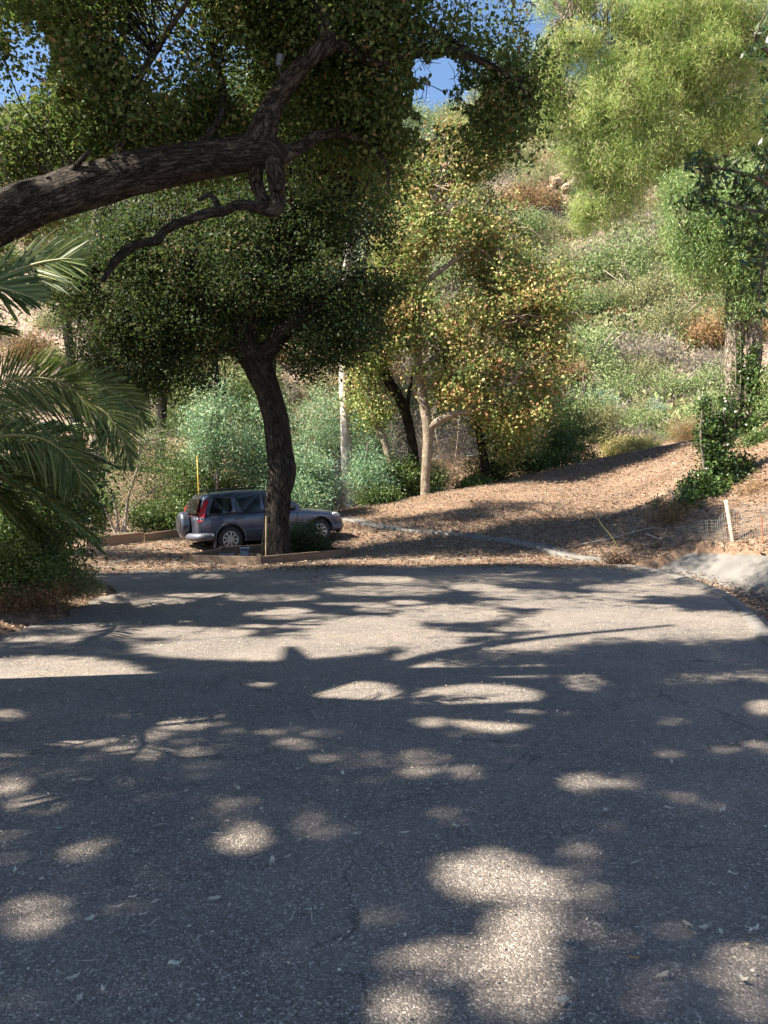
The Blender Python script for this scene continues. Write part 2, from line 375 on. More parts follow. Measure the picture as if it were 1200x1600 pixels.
def soil(name, c1, c2, c3, s=1.0, bd=0.05):
    m, nt, out = new_mat(name); p = wpos(nt)
    a = noise(nt, 0.35*s, 6, 0.65, p); b = noise(nt, 4*s, 8, 0.75, p)
    v = N(nt, 'ShaderNodeTexVoronoi'); v.inputs['Scale'].default_value = 16*s; nt.links.new(p, v.inputs['Vector'])
    sx = N(nt, 'ShaderNodeSeparateColor'); nt.links.new(v.outputs['Color'], sx.inputs[0])
    f = math_(nt, 'ADD', math_(nt, 'ADD', math_(nt, 'MULTIPLY', a, 0.45), math_(nt, 'MULTIPLY', b, 0.35)), math_(nt, 'MULTIPLY', sx.outputs[0], 0.2))
    c = ramp(nt, [(0.32, c1), (0.5, c2), (0.68, c3)], f)
    h = math_(nt, 'ADD', b, math_(nt, 'MULTIPLY', v.outputs['Distance'], 0.5))
    pbsdf(nt, out, c, 0.95, bump(nt, h, 0.8, bd), spec=0.1); return m
M = {}
M['asphalt'] = asphalt()
M['ground'] = soil('leafy_soil', (0.12, 0.078, 0.054), (0.215, 0.142, 0.096), (0.31, 0.215, 0.145), 1.0, 0.04)
M['hill'] = soil('dry_hillside', (0.20, 0.15, 0.12), (0.36, 0.26, 0.195), (0.50, 0.37, 0.275), 0.35, 0.4)
M['concrete'] = flat_mat('concrete', (0.11, 0.102, 0.093), (0.18, 0.168, 0.152), 2.2, 0.9, 0.5, 0.01, obj=False)
M['oakbark'] = bark_mat('oak_bark', (0.035, 0.029, 0.025), (0.095, 0.081, 0.069), (0.24, 0.21, 0.18), 0.16, 16, 0.05)
M['oakbark2'] = bark_mat('limb_bark', (0.045, 0.036, 0.030), (0.13, 0.108, 0.090), (0.34, 0.29, 0.24), 0.28, 17, 0.03)
M['sycbark'] = bark_mat('sycamore_bark', (0.17, 0.125, 0.09), (0.33, 0.27, 0.205), (0.52, 0.45, 0.37), 0.3, 7, 0.015, True)
M['eucbark'] = bark_mat('eucalyptus_bark', (0.40, 0.36, 0.31), (0.62, 0.58, 0.52), (0.74, 0.71, 0.66), 0.15, 3, 0.008, True)
M['pepbark'] = bark_mat('pepper_bark', (0.24, 0.19, 0.14), (0.48, 0.40, 0.31), (0.66, 0.57, 0.46), 0.4, 8, 0.05)
M['twig'] = flat_mat('twig_bark', (0.06, 0.05, 0.04), (0.20, 0.16, 0.13), 10, 0.9)
M['deadtwig'] = flat_mat('pale_twig', (0.22, 0.18, 0.14), (0.42, 0.36, 0.30), 10, 0.9)
M['wood'] = flat_mat('weathered_timber', (0.09, 0.062, 0.044), (0.20, 0.145, 0.105), 3, 0.9, 0.5, 0.01, stretch=(1, 1, 9))
M['wood2'] = flat_mat('pale_timber', (0.24, 0.165, 0.105), (0.38, 0.27, 0.18), 3, 0.9, 0.5, 0.01, stretch=(1, 1, 9))
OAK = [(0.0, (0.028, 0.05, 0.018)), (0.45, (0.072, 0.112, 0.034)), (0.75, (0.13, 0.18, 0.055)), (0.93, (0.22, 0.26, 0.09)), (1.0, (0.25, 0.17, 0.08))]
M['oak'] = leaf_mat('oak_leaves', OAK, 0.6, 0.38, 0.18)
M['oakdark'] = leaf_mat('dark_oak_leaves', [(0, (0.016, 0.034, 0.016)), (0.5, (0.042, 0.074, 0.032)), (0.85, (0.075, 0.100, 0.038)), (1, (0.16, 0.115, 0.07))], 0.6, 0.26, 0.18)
M['syc'] = leaf_mat('sycamore_leaves', [(0, (0.09, 0.145, 0.04)), (0.35, (0.19, 0.245, 0.07)), (0.6, (0.34, 0.35, 0.11)), (0.82, (0.60, 0.50, 0.20)), (0.94, (0.54, 0.34, 0.16)), (1, (0.38, 0.19, 0.10))], 0.6, 0.3, 0.3)
M['euc'] = leaf_mat('eucalyptus_leaves', [(0, (0.08, 0.16, 0.09)), (0.5, (0.21, 0.36, 0.23)), (0.85, (0.37, 0.53, 0.36)), (1, (0.52, 0.58, 0.32))], 0.5, 0.38, 0.4)
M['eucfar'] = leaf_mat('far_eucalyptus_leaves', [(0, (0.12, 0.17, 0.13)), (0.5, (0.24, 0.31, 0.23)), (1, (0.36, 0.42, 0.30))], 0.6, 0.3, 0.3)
M['pine'] = leaf_mat('pine_needles', [(0, (0.16, 0.25, 0.06)), (0.4, (0.34, 0.44, 0.12)), (0.8, (0.52, 0.58, 0.20)), (1, (0.58, 0.50, 0.30))], 0.55, 0.4, 0.3)
M['pepper'] = leaf_mat('pepper_leaves', [(0, (0.06, 0.13, 0.05)), (0.5, (0.18, 0.28, 0.08)), (1, (0.36, 0.44, 0.16))], 0.5, 0.3, 0.4)
M['broad'] = leaf_mat('broad_dark_leaves', [(0, (0.012, 0.030, 0.010)), (0.6, (0.035, 0.075, 0.02)), (1, (0.10, 0.17, 0.04))], 0.35, 0.25, 0.7)
M['ivy'] = leaf_mat('ivy_leaves', [(0, (0.015, 0.035, 0.010)), (0.6, (0.045, 0.09, 0.022)), (1, (0.14, 0.22, 0.05))], 0.4, 0.25, 0.5)
M['shrub'] = leaf_mat('green_shrub_leaves', [(0, (0.03, 0.065, 0.02)), (0.6, (0.09, 0.15, 0.045)), (1, (0.20, 0.26, 0.08))], 0.5, 0.3, 0.4)
M['hgreen'] = leaf_mat('bright_scrub', [(0, (0.12, 0.17, 0.07)), (0.5, (0.23, 0.29, 0.125)), (1, (0.36, 0.41, 0.20))], 0.7, 0.3, 0.2)
M['holive'] = leaf_mat('olive_scrub', [(0, (0.14, 0.145, 0.07)), (0.5, (0.25, 0.25, 0.125)), (1, (0.38, 0.36, 0.20))], 0.7, 0.3, 0.2)
M['hgrey'] = leaf_mat('grey_scrub', [(0, (0.12, 0.105, 0.085)), (0.5, (0.23, 0.20, 0.165)), (1, (0.36, 0.32, 0.26))], 0.8, 0.15, 0.2)
M['hteal'] = leaf_mat('teal_scrub', [(0, (0.14, 0.24, 0.17)), (0.5, (0.27, 0.42, 0.32)), (1, (0.42, 0.55, 0.42))], 0.7, 0.2, 0.3)
M['hbrown'] = leaf_mat('rusty_scrub', [(0, (0.12, 0.07, 0.045)), (0.5, (0.27, 0.16, 0.09)), (1, (0.44, 0.27, 0.13))], 0.8, 0.2, 0.2)
M['hstraw'] = leaf_mat('straw_grass', [(0, (0.24, 0.22, 0.08)), (0.5, (0.42, 0.38, 0.15)), (1, (0.55, 0.46, 0.24))], 0.8, 0.3, 0.2)
M['orangeleaf'] = leaf_mat('orange_fallen_leaf', [(0, (0.30, 0.15, 0.06)), (1, (0.50, 0.28, 0.10))], 0.7, 0.1, 0.3)
M['mintleaf'] = leaf_mat('mint_fallen_leaf', [(0, (0.20, 0.32, 0.22)), (1, (0.36, 0.50, 0.36))], 0.7, 0.1, 0.3)
M['litter'] = leaf_mat('fallen_leaves', [(0, (0.11, 0.072, 0.052)), (0.4, (0.20, 0.132, 0.090)), (0.75, (0.30, 0.205, 0.138)), (1, (0.46, 0.35, 0.26))], 0.8, 0.1, 0.2)
M['dryleaf'] = leaf_mat('pale_fallen_leaves', [(0, (0.28, 0.22, 0.15)), (0.6, (0.46, 0.39, 0.29)), (1, (0.64, 0.58, 0.46))], 0.7, 0.1, 0.3)
M['palm'] = leaf_mat('palm_leaflets', [(0, (0.035, 0.06, 0.018)), (0.6, (0.08, 0.12, 0.035)), (1, (0.28, 0.31, 0.12))], 0.5, 0.2, 0.3)
M['palmrib'] = flat_mat('palm_rib', (0.16, 0.17, 0.06), (0.30, 0.28, 0.12), 5, 0.6)
M['rock'] = soil('pale_rock', (0.28, 0.20, 0.14), (0.42, 0.31, 0.22), (0.54, 0.42, 0.31), 0.8, 0.15)

# ================================================================ ground, hillside, road
def sheet(name, X, Y, Z, mat, kind='structure', smooth=True):
    V = np.stack([X, Y, Z], -1).reshape(-1, 3); a, b = X.shape
    i = np.arange(a-1)[:, None]*b; j = np.arange(b-1)[None, :]
    Q = np.stack([i+j, i+b+j, i+b+j+1, i+j+1], -1).reshape(-1, 4)
    o = link(name, mesh_np(name, V, Q), mat, None, smooth)
    if kind: o['kind'] = kind
    return o
gx = np.concatenate([np.arange(-130, -16, 2.0), np.arange(-16, 16, 0.16), np.arange(16, 131, 2.0)])
gy = np.concatenate([np.arange(-30, 0, 1.5), np.arange(0, 44.01, 0.2)])
X, Y = np.meshgrid(gx, gy, indexing='ij'); sheet('ground', X, Y, H(X, Y), M['ground'])
hx = np.linspace(-130, 130, 260); hy = np.concatenate([np.linspace(gy[-1], 160, 150), np.linspace(164, 260, 12)])
X, Y = np.meshgrid(hx, hy, indexing='ij'); Z = H(X, Y); sheet('hillside', X, Y, Z, M['hill'])
# road sheet, following its own outline
ry = np.concatenate([np.linspace(-8, 0, 6), np.linspace(0.5, 14.0, 60)]); 
rows = []
n_u = 60
for y in ry:
    a = float(xl(np.array([y]))[()] if np.ndim(y) else xl(y)); b = float(xr(y)); rows.append(np.stack([np.linspace(a, b, n_u), np.full(n_u, y)], -1))
for t in np.linspace(0.03, 1, 26):                     # far apron between y = 14 and its ragged far edge
    us = np.linspace(0, 1, n_u); a = -6.0-8*sstep(0, 0.5, t); b_ = 5.62
    xs = a+(b_-a)*us
    if t < 0.5: xs = float(xl(14.0))*(1-t*2)+a*t*2 + (b_-(float(xl(14.0))*(1-t*2)+a*t*2))*us
    ye = yf(xs)+0.05*np.sin(xs*11)
    ys = 14.0+(ye-14.0)*t
    xs = np.minimum(xs, xr(ys))
    rows.append(np.stack([xs, ys], -1))
G = np.array(rows); zz = 0.012+0.010*vnoise(G[..., 0], G[..., 1], 11, 2.5)
ro = sheet('road', G[..., 0], G[..., 1], zz, M['asphalt'])
# drain channel
T = len(NLc); sec = np.linspace(0, 1, 26); tt = np.linspace(0, 1, T)
dep = np.interp(tt, [0, .12, .3, .6, 1], [0.10, 0.24, 0.42, 0.5, 0.5]); zf = np.interp(tt, [0, .15, .3, 1], [0.16, 0.26, 0.30, 0.40])
A = NLc[:, None, :]*(1-sec[None, :, None])+FLc[:, None, :]*sec[None, :, None]
prof = -dep[:, None]*np.clip(np.sin(np.pi*sec)[None, :]**0.8, 0, 1)
prof = prof*(1+0.10*vnoise(A[..., 0], A[..., 1], 31, 1.2))
Zc = 0.022+zf[:, None]*sstep(0.45, 1.0, sec)[None, :]+prof+0.03*vnoise(A[..., 0], A[..., 1], 33, .6)
fl = np.zeros((T, 1, 2)); 
nrm = np.stack([-np.gradient(NLc[:, 1]), np.gradient(NLc[:, 0])], -1); nrm = unit(nrm)
left = A[:, :1]-unit(A[:, -1:]-A[:, :1])*0.28; right = A[:, -1:]+unit(A[:, -1:]-A[:, :1])*0.30
A2 = np.concatenate([left, A, right], 1); Z2 = np.concatenate([np.full((T, 1), 0.024), Zc, Zc[:, -1:]-0.06], 1)
Z2[:, 1] = 0.045
ch = sheet('drainage_channel', A2[..., 0], A2[..., 1], Z2, M['concrete'], None); sm = ch.modifiers.new('t', 'SOLIDIFY'); sm.thickness = 0.05; sm.offset = -1
tag(ch, 'curving concrete drainage channel along the right road edge', 'drain')
# concrete strip
def strip(pts, wd, name, zoff=0.05, th=0.16):
    p = catmull(pts, 14); tn = unit(np.gradient(p, axis=0)); nr = np.stack([-tn[:, 1], tn[:, 0]], -1)
    rows = []
    for s, dz in ((-.5, -th), (-.5, 0), (-.2, -0.02), (.2, -0.02), (.5, 0.0), (.5, -th)):
        q = p+nr*s*wd; rows.append(np.column_stack([q, H(p[:, 0], p[:, 1])+zoff+dz]))
    g = np.array(rows); return sheet(name, g[..., 0], g[..., 1], g[..., 2], M['concrete'], None, False)
st = strip([(-2.2, 27.6), (-1.15, 26), (0.5, 23.6), (1.88, 21.75), (3.0, 20.1), (3.9, 18.8), (4.6, 17.9), (5.3, 17.5)], 0.62, 'concrete_strip', 0.06)
tag(st, 'narrow concrete gutter strip crossing the leaf covered dirt toward the car', 'gutter')

# ================================================================ leaf litter
def litter(name, xs, ys, size, mat, label=None, z=0.02, tint=None, flat=3.0, hfun=None):
    zz = (H(xs, ys) if hfun is None else hfun(xs, ys))+z*rng.random(len(xs))+0.008
    C = np.column_stack([xs, ys, zz]); n = len(C)
    th = rng.random(n)*6.28; d = np.column_stack([np.cos(th), np.sin(th), rng.normal(0, .15, n)])
    o = link(name, leaf_mesh(name, C, size, (0, 0, 0), rng.random(n) if tint is None else tint, dirs=d*3, flat=flat, fold=0.15, aspect=0.6), mat)
    o['kind'] = 'stuff'; o['label'] = label or 'fallen leaves'; return o
n = 240000; px = rng.uniform(120, 1200, n); Yc = rng.uniform(14.5, 36, n); xs = (px-CX)/F*Yc; ys = Yc
k = (road_d(xs, ys) > rng.exponential(0.12, n)-0.0) & ~((xs > xr(ys)-0.3) & (xs < xf(ys)+0.02) & (ys < 17)); k &= rng.random(n) < np.clip(0.65+1.2*vnoise(xs, ys, 41, 1.6), 0.15, 1)
o = litter('leaf_litter', xs[k], ys[k], np.clip(rng.lognormal(-3.15, .4, k.sum()), .02, .12), M['litter'], 'brown and tan dry leaves covering the dirt slope', 0.05, flat=1.2)
o['category'] = 'leaf litter'
# litter spilling over the asphalt edge and in the drain
n = 9000; xs = rng.uniform(-7, 5.4, n); ys = yf(xs)-rng.exponential(0.3, n); xs2 = xl(ys)*0
o = litter('road_edge_leaves', xs, ys, rng.uniform(0.03, 0.08, n), M['litter'], 'thin scatter of dry leaves along the far asphalt edge', 0.01, hfun=lambda a, b: 0.02+0*a); o['category'] = 'leaf litter'
n = 26000; ti = rng.uniform(0.1, 1, n); si = np.clip(rng.normal(0.44, 0.10, n), .08, .92)
ia = ti*(T-1); i0 = np.floor(ia).astype(int).clip(0, T-2); fr = ia-i0
def samp(Arr): 
    js = si*25; j0 = np.floor(js).astype(int).clip(0, 24); fj = js-j0
    a = Arr[i0, j0]; b = Arr[i0+1, j0]; c = Arr[i0, j0+1]; d = Arr[i0+1, j0+1]
    e = fr if Arr.ndim == 2 else fr[:, None]; g = fj if Arr.ndim == 2 else fj[:, None]
    return (a*(1-e)+b*e)*(1-g)+(c*(1-e)+d*e)*g
pa = samp(A); pz = samp(Zc)
o = litter('drain_leaves', pa[:, 0], pa[:, 1], rng.uniform(0.03, 0.075, n), M['litter'], 'dry leaves gathered in the bottom of the drain', 0.04, hfun=lambda a, b: pz+0.01); o['category'] = 'leaf litter'
# small debris on the asphalt
n = 15000; Yc = np.sqrt(rng.uniform(3, 260, n)); xs = rng.uniform(-0.52, 0.52, n)*Yc; k = road_d(xs, Yc) < 0
o = litter('road_debris', xs[k], Yc[k], rng.uniform(0.006, 0.022, k.sum()), M['dryleaf'], 'tiny crumbled leaf bits and twigs scattered over the asphalt', 0.006, hfun=lambda a, b: 0.022+0*a); o['category'] = 'leaf debris'
def twig_litter(name, xs, ys, ln, mat, label, hf, asp=.05):
    th = rng.random(len(xs))*6.28; C = np.column_stack([xs, ys, hf(xs, ys)]); d = np.column_stack([np.cos(th), np.sin(th), rng.normal(0, .06, len(xs))])
    o = link(name, leaf_mesh(name, C, ln, (0, 0, 0), rng.random(len(xs)), dirs=d*6, flat=5, fold=.02, aspect=asp), mat); o['kind'] = 'stuff'; o['label'] = label; o['category'] = 'twigs'
n = 1100; Yc = np.sqrt(rng.uniform(3, 200, n)); xs = rng.uniform(-.52, .52, n)*Yc; k = road_d(xs, Yc) < 0
twig_litter('road_twigs', xs[k], Yc[k], rng.uniform(.02, .10, k.sum()), M['dryleaf'], 'thin broken twigs and stems lying on the asphalt', lambda a, b: .026+0*a)
n = 9000; pxs = rng.uniform(120, 1200, n); Yc = rng.uniform(15, 36, n); xs = (pxs-CX)/F*Yc; k = (road_d(xs, Yc) > .1) & ~((xs > xr(Yc)-.3) & (xs < xf(Yc)+.1) & (Yc < 17))
twig_litter('ground_twigs', xs[k], Yc[k], rng.uniform(.12, .55, k.sum()), M['hgrey'], 'grey sticks strewn over the leaf covered dirt', lambda a, b: H(a, b)+.05)
def leaf_shape(L, lobes, curl):
    bm = bmesh.new(); pts = []
    m = 18
    for i in range(m):
        a = 2*math.pi*i/m; r = L*0.5*(0.62+0.38*abs(math.cos(a))**1.5)*(1+lobes*math.sin(a*5+1)) 
        x = r*math.cos(a); y = r*0.72*math.sin(a)
        pts.append(bm.verts.new((x, y, curl*L*((x/L)**2*1.6+(abs(y)/L)*0.9)+0.004)))
    c = bm.verts.new((0, 0, 0.003)); st_ = bm.verts.new((-L*0.85, 0.004, 0.006))
    for i in range(m): bm.faces.new((c, pts[i], pts[(i+1) % m]))
    bm.faces.new((st_, pts[m//2], pts[m//2-1])); tl = bm.faces.layers.float.new('tint'); tv = random.uniform(.55, 1)
    for f in bm.faces: f[tl] = tv
    return bm
FLV = [bm_obj('fallen_leaf', leaf_shape(L, lo, cu), M['dryleaf']) for L, lo, cu in ((0.075, 0.18, 0.5), (0.09, 0.05, 0.35), (0.065, 0.28, 0.7))]
leafpos = [(208,1412),(184,1428),(225,1440),(242,1420),(66,1384),(24,1370),(140,1448),(115,1540),(160,1560),(124,1575),(335,1415),(275,1520),(450,1348),(372,1240),(290,1245),(115,1228),
 (137,1227),(536,1217),(992,1510),(1037,1536),(1160,1543),(878,1577),(1075,1457),(1146,1376),(1127,1468),(632,1310),(714,1300),(946,1275),(1044,1270),(1130,1275),(1050,1198),(988,1133),(560,1312),(425,1355),(355,1292),(1180,1465),(896,1545),(1100,1460),(90,1303)]
leaf_labels = {(208,1412):'long olive leaf at the top of the loose cluster at lower left', (992,1510):'bright orange tan curled leaf lying on the shaded asphalt', (1160,1543):'large pale rounded leaf near the bottom right corner',
 (1037,1536):'ragged pale leaf just right of the orange leaf', (90,1303):'small mint green leaf on the dark asphalt at left', (275,1520):'pale three pointed leaf on asphalt at lower left centre'}
for i, (a, b) in enumerate(leafpos):
    src = FLV[i % 3]
    o = src if i < 3 else src.copy()
    if i >= 3: COL.objects.link(o)
    Yl = F*EYE/(b-HY); p_ = P(a, b, Yl); o.location = (p_[0], p_[1], 0.024); s_ = random.uniform(.35, .62); o.scale = (s_, s_, s_); o.rotation_euler = (random.uniform(-.2, .2), random.uniform(-.2, .2), random.uniform(0, 6.28))
    if (a, b) in ((992,1510), (90,1303)):
        o.data = o.data.copy(); o.data.materials.clear(); o.data.materials.append(M['orangeleaf'] if a > 500 else M['mintleaf'])
    tag(o, leaf_labels.get((a, b), 'small dry tan leaf lying loose on the asphalt'), 'leaf', 'fallen leaves on the near asphalt')

# ================================================================ trees
def limb(T_, pts, sides=12, sub=8, rough=0.15, Yd=None, fq=1.0):
    """pts rows: px, py, Y, r_px"""
    p = np.array([P(a, b, c) for a, b, c, r in pts]); rr = np.array([r*c/F for a, b, c, r in pts])
    q = catmull(np.column_stack([p, rr]), sub); q[:, 3] = np.maximum(q[:, 3], 0.004)
    T_.add(q[:, :3], q[:, 3], sides, rough, fq); return q
def twigs(T_, skel, C, r0=0.02, frac=1.0, sag=0.15, maxlen=99):
    sk_ = np.asarray(skel)[:, :3]
    for c in C[rng.random(len(C)) < frac]:
        d = np.linalg.norm(sk_-c, axis=1); i = int(np.argmin(d+rng.random(len(d))*0.3*d.min())); a = sk_[i]
        if d[i] > maxlen or d[i] < 0.05: continue
        m1 = a*0.65+c*0.35+rng.normal(0, .08*d[i], 3)+np.array([0, 0, sag*d[i]]); m2 = a*0.3+c*0.7+rng.normal(0, .08*d[i], 3)+np.array([0, 0, sag*d[i]*.7])
        q = catmull([a, m1, m2, c], 3); T_.add(q, np.linspace(r0*min(1, .4+d[i]*.3), r0*0.2, len(q)), 4)
def clump_leaves(C, per, rad, stretch=(1, 1, 0.8), hang=0.0):
    n = len(C)*per; c = np.repeat(C, per, 0); g = rng.normal(size=(n, 3))*rad*np.array(stretch)
    g[:, 2] -= np.abs(rng.normal(size=n))*hang
    return c+g
def tints(L, C, per, spread=0.35, mean=0.5, noise_amp=0.0):
    base = np.repeat(rng.normal(mean, spread*0.5, len(C)), per); return np.clip(base+rng.normal(0, spread*0.6, len(base)), 0, 1)
def tree(name, label, cat, base, T_, barkmat, crown_mesh, leafmat, group=None, crownname='crown', stemname='trunk'):
    r = thing(name, label, cat, base, group)
    if T_ is not None and T_.n: T_.build(stemname, barkmat, r, base)
    link(crownname, crown_mesh, leafmat, r); return r

# ---- leaning oak with the great limb (trunk stands out of frame on the left)
YA = 5.9
T1 = Tubes(); sk_ = []
base = np.array([-6.7, 5.3, 0.0])
tr = catmull([(-6.7, 5.3, -0.1, .48), (-6.6, 5.4, .8, .40), (-5.8, 5.65, 1.9, .32), (-4.4, 5.85, 3.0, .24), (*P(0, 340, YA), .185), (*P(100, 303, YA), .168), (*P(200, 272, YA), .153), (*P(300, 252, YA), .142), (*P(390, 238, YA), .135), (*P(420, 236, YA), .122), (*P(440, 248, YA), .07)], 10)
T1.add(tr[:, :3], tr[:, 3], 22, 0.20, 1.6); sk_.append(tr[30:])
BR = [[(405,235,YA,27),(412,205,YA,23),(430,160,YA,17),(460,118,YA-.1,15),(492,84,YA-.2,13),(512,68,YA-.2,15),(510,50,YA-.2,14),(498,15,YA-.2,12),(470,-40,YA-.3,11),(430,-140,YA-.4,9),(380,-260,YA-.5,6)],
 [(505,66,YA-.2,12),(545,74,YA-.1,9),(575,92,YA,10),(600,100,YA,10),(622,88,YA,8),(650,82,YA,7),(690,77,YA,7),(735,88,YA,6),(780,110,YA+.1,4),(830,150,YA+.1,2)],
 [(575,92,YA,8),(585,62,YA,7),(610,42,YA,6),(645,34,YA,5),(690,55,YA,4),(730,75,YA-.1,3)],[(612,40,YA,5),(660,8,YA,4),(720,-30,YA,3)],
 [(425,235,YA,17),(431,275,YA,14),(434,305,YA,13),(428,326,YA,13),(402,324,YA,10),(372,320,YA,8),(350,330,YA,8),(325,333,YA,8),(290,345,YA,7),(258,360,YA,7),(245,376,YA,7),(215,382,YA,6),(185,402,YA,7),(160,440,YA,4)],
 [(400,255,YA,13),(402,290,YA+.1,11),(418,322,YA+.1,10)],[(345,330,YA,6),(330,305,YA,4),(310,312,YA-.1,3)],
 [(435,245,YA+.1,14),(465,232,YA+.2,11),(500,212,YA+.3,9),(545,210,YA+.4,7),(585,232,YA+.4,4),(605,262,YA+.4,3),(608,295,YA+.4,2)],
 [(182,260,YA,9),(188,230,YA,6),(198,180,YA-.1,5),(215,130,YA-.2,5),(240,85,YA-.2,5),(275,30,YA-.3,4),(320,-40,YA-.4,3)],
 [(90,290,YA,7),(110,270,YA-.1,5),(140,235,YA-.2,3)],[(300,235,YA,6),(340,190,YA+.1,5),(350,140,YA+.2,4),(330,80,YA+.2,3)]]
for b in BR: sk_.append(limb(T1, b, 10, 6, 0.14, fq=3))
# upper scaffold limbs holding the canopy over the road
def wlimb(T_, pts, sides=10, rough=.12):
    q = catmull(pts, 7); T_.add(q[:, :3], q[:, 3], sides, rough, 2); return q
UP = [[(-5.8, 5.6, 1.9, .22), (-6.1, 4.9, 4.0, .21), (-6.2, 4.2, 6.5, .18), (-6.2, 3.0, 9.0, .12), (-5.0, 2.0, 11, .06)],
 [(-6.1, 4.6, 6.0, .15), (-8.0, 5.2, 8.0, .12), (-9.5, 5.6, 9.5, .06)], [(-6.2, 3.4, 8.2, .12), (-7.8, 1.8, 9.5, .09), (-9.6, 0.4, 10.4, .05)],
 [(-6.2, 3.9, 7.2, .13), (-4.4, 3.9, 9.2, .09), (-2.6, 4.2, 10.3, .05)], [(-5.9, 4.4, 5.4, .13), (-5.6, 6.2, 7.4, .10), (-4.8, 7.0, 9.2, .05)]]
for b in UP: sk_.append(wlimb(T1, b))
skA = np.vstack(sk_)
pblobA = lambda a, b, Y_, rx, ry, rY: pblob(a, b, Y_-.65, rx, ry, rY*.9)
vis = [pblobA(60,60,6.4,150,90,.9), pblobA(230,150,6.8,150,90,.9), pblobA(180,-60,6.4,260,110,1.1), pblobA(400,30,6.9,170,110,.9), pblobA(300,210,7.2,120,60,.5), pblobA(510,170,7.3,110,90,.6), pblobA(560,250,7.4,80,70,.4),
       pblobA(620,110,6.9,110,90,.7), pblobA(700,20,6.8,150,70,.8), pblobA(790,110,6.9,62,85,.6), pblobA(760,190,7.0,60,55,.4), pblobA(560,10,6.6,120,70,.8), pblobA(20,240,7.0,80,60,.5), pblobA(390,160,7.4,120,90,.5),
       pblobA(110,190,6.9,80,60,.6), pblobA(500,-90,6.6,300,80,1.0), pblobA(620,200,7.1,55,60,.4),pblobA(330,20,7.4,160,60,.6),pblobA(180,90,7.4,100,50,.5)]
C = in_blobs(vis, 2900); C = C[voids(C, .5, -.16, 3)]
# gaps where the photo shows sky
def gap(C, list_, keep=0.0):
    px = CX+F*C[:, 0]/C[:, 1]; py = HY-F*(C[:, 2]-EYE)/C[:, 1]; k = np.ones(len(C), bool)
    for a, b, ra, rb in list_: k &= ~((((px-a)/ra)**2+((py-b)/rb)**2 < .8+1.2*vnoise(px, py, 79, 24)) & (rng.random(len(C)) > keep))
    return C[k]
gapsA = [(25,95,62,66),(692,116,30,24),(676,160,26,34),(712,186,22,12),(655,108,13,16),(738,150,15,11),(640,192,15,12),(668,205,12,14),(845,25,25,40),(665,160,26,30),(100,150,22,16)]
C = gap(C, gapsA)
L1 = clump_leaves(C, 92, 0.11, (1, 1, .8), 0.09); tn = tints(L1, C, 92, .45, .52)
g1 = L1+SUN*(L1[:, 2]/(-SUN[2]))[:, None]; k = (rng.random(len(L1)) > 0.8*lit_prob(g1)); 
pxx = CX+F*L1[:, 0]/L1[:, 1]; pyy = HY-F*(L1[:, 2]-EYE)/L1[:, 1]
for a, b, ra, rb in gapsA: k &= (((pxx-a)/ra)**2+((pyy-b)/rb)**2 > .95+1.1*vnoise(pxx, pyy, 77, 22)+.8*vnoise(pxx, pyy, 78, 9)) | (rng.random(len(L1)) < .008)
L1 = L1[k]; tn = tn[k]
twigs(T1, skA, C[lit_prob(C+SUN*(C[:, 2]/(-SUN[2]))[:, None]) < .3], 0.009, 0.3, 0.1, 1.2)
hang = in_blobs([pblob(460,150,6.9,120,80,.6), pblob(120,60,6.4,120,60,.6), pblob(350,130,6.9,90,60,.5)], 60)
cano = [(-8.5,1.5,9.8,4.2,4.2,1.6),(-5.0,2.8,10.2,3.6,3.4,1.5),(-9.5,5.0,9.4,3.8,2.6,1.5),(-6.0,-1.5,9.8,4.5,3.0,1.5),(-3.0,2.5,9.8,2.4,2.6,1.3),(-11.5,-1.0,9.0,3.2,3.6,1.6),(-6.6,3.8,8.0,2.4,1.6,1.2),(-1.0,1.5,9.6,2.4,2.0,1.1),(-12.5,2.6,9.0,2.6,3.0,1.4),(-2.4,10.4,10.9,2.4,2.2,.9),(-8,8,9.6,4,1.9,1.2),(-4.4,8.2,10.0,2.8,1.7,1.0),(-.4,8.6,10.0,1.8,1.6,.8),(-10,9.6,9.6,3,1.4,1),(-6.6,10.2,10.2,2.6,1.5,.9)]  # unseen crown blobs, placed and thinned to shape the shade on the road
cano2 = [(-13,16.4,9,2.6,1.6,.9),(-16,17.4,8.6,2.4,1.6,.9),(-11.6,18.8,10.2,1.6,1.4,.8),(-5.0,12.0,10.2,1.6,1.4,.8),(-9.5,13.6,9.4,1.8,1.2,.8),(-11,12,8.6,2.4,1.9,1.0),(-8.2,12.8,9.2,2.2,1.5,.9),(-13.6,11.6,8,2.2,2,1.0),(-9.6,10.6,8.6,2.4,1.3,.8),(-6.2,13.2,10.6,2.0,1.4,.9),(-16,12.4,8,2,2,1)]  # crown blobs of the added oak, placed for the shade they cast
C2 = in_blobs(cano, 7600); C2 = thin(C2, .5)
L2 = clump_leaves(C2, 56, 0.24, (1, 1, .7)); L2 = thin(L2, 1.0); L2 = L2[(CX+F*L2[:, 0]/np.maximum(L2[:, 1], .1) < -60) | (L2[:, 1] < .5) | (HY-F*(L2[:, 2]-EYE)/np.maximum(L2[:, 1], .1) < -60)]
twigs(T1, skA, C2[(C2[:, 1] < 3) & (lit_prob(C2+SUN*(C2[:, 2]/(-SUN[2]))[:, None]) < .05)], 0.018, 0.012, 0.1, 3)
LL = np.vstack([L1, L2]); sz = np.concatenate([np.clip(rng.lognormal(-3.46, .36, len(L1)), .014, .065), rng.uniform(0.085, 0.14, len(L2))]); tt_ = np.concatenate([tn, rng.random(len(L2))*.9])
Cd = in_blobs(vis, 150)
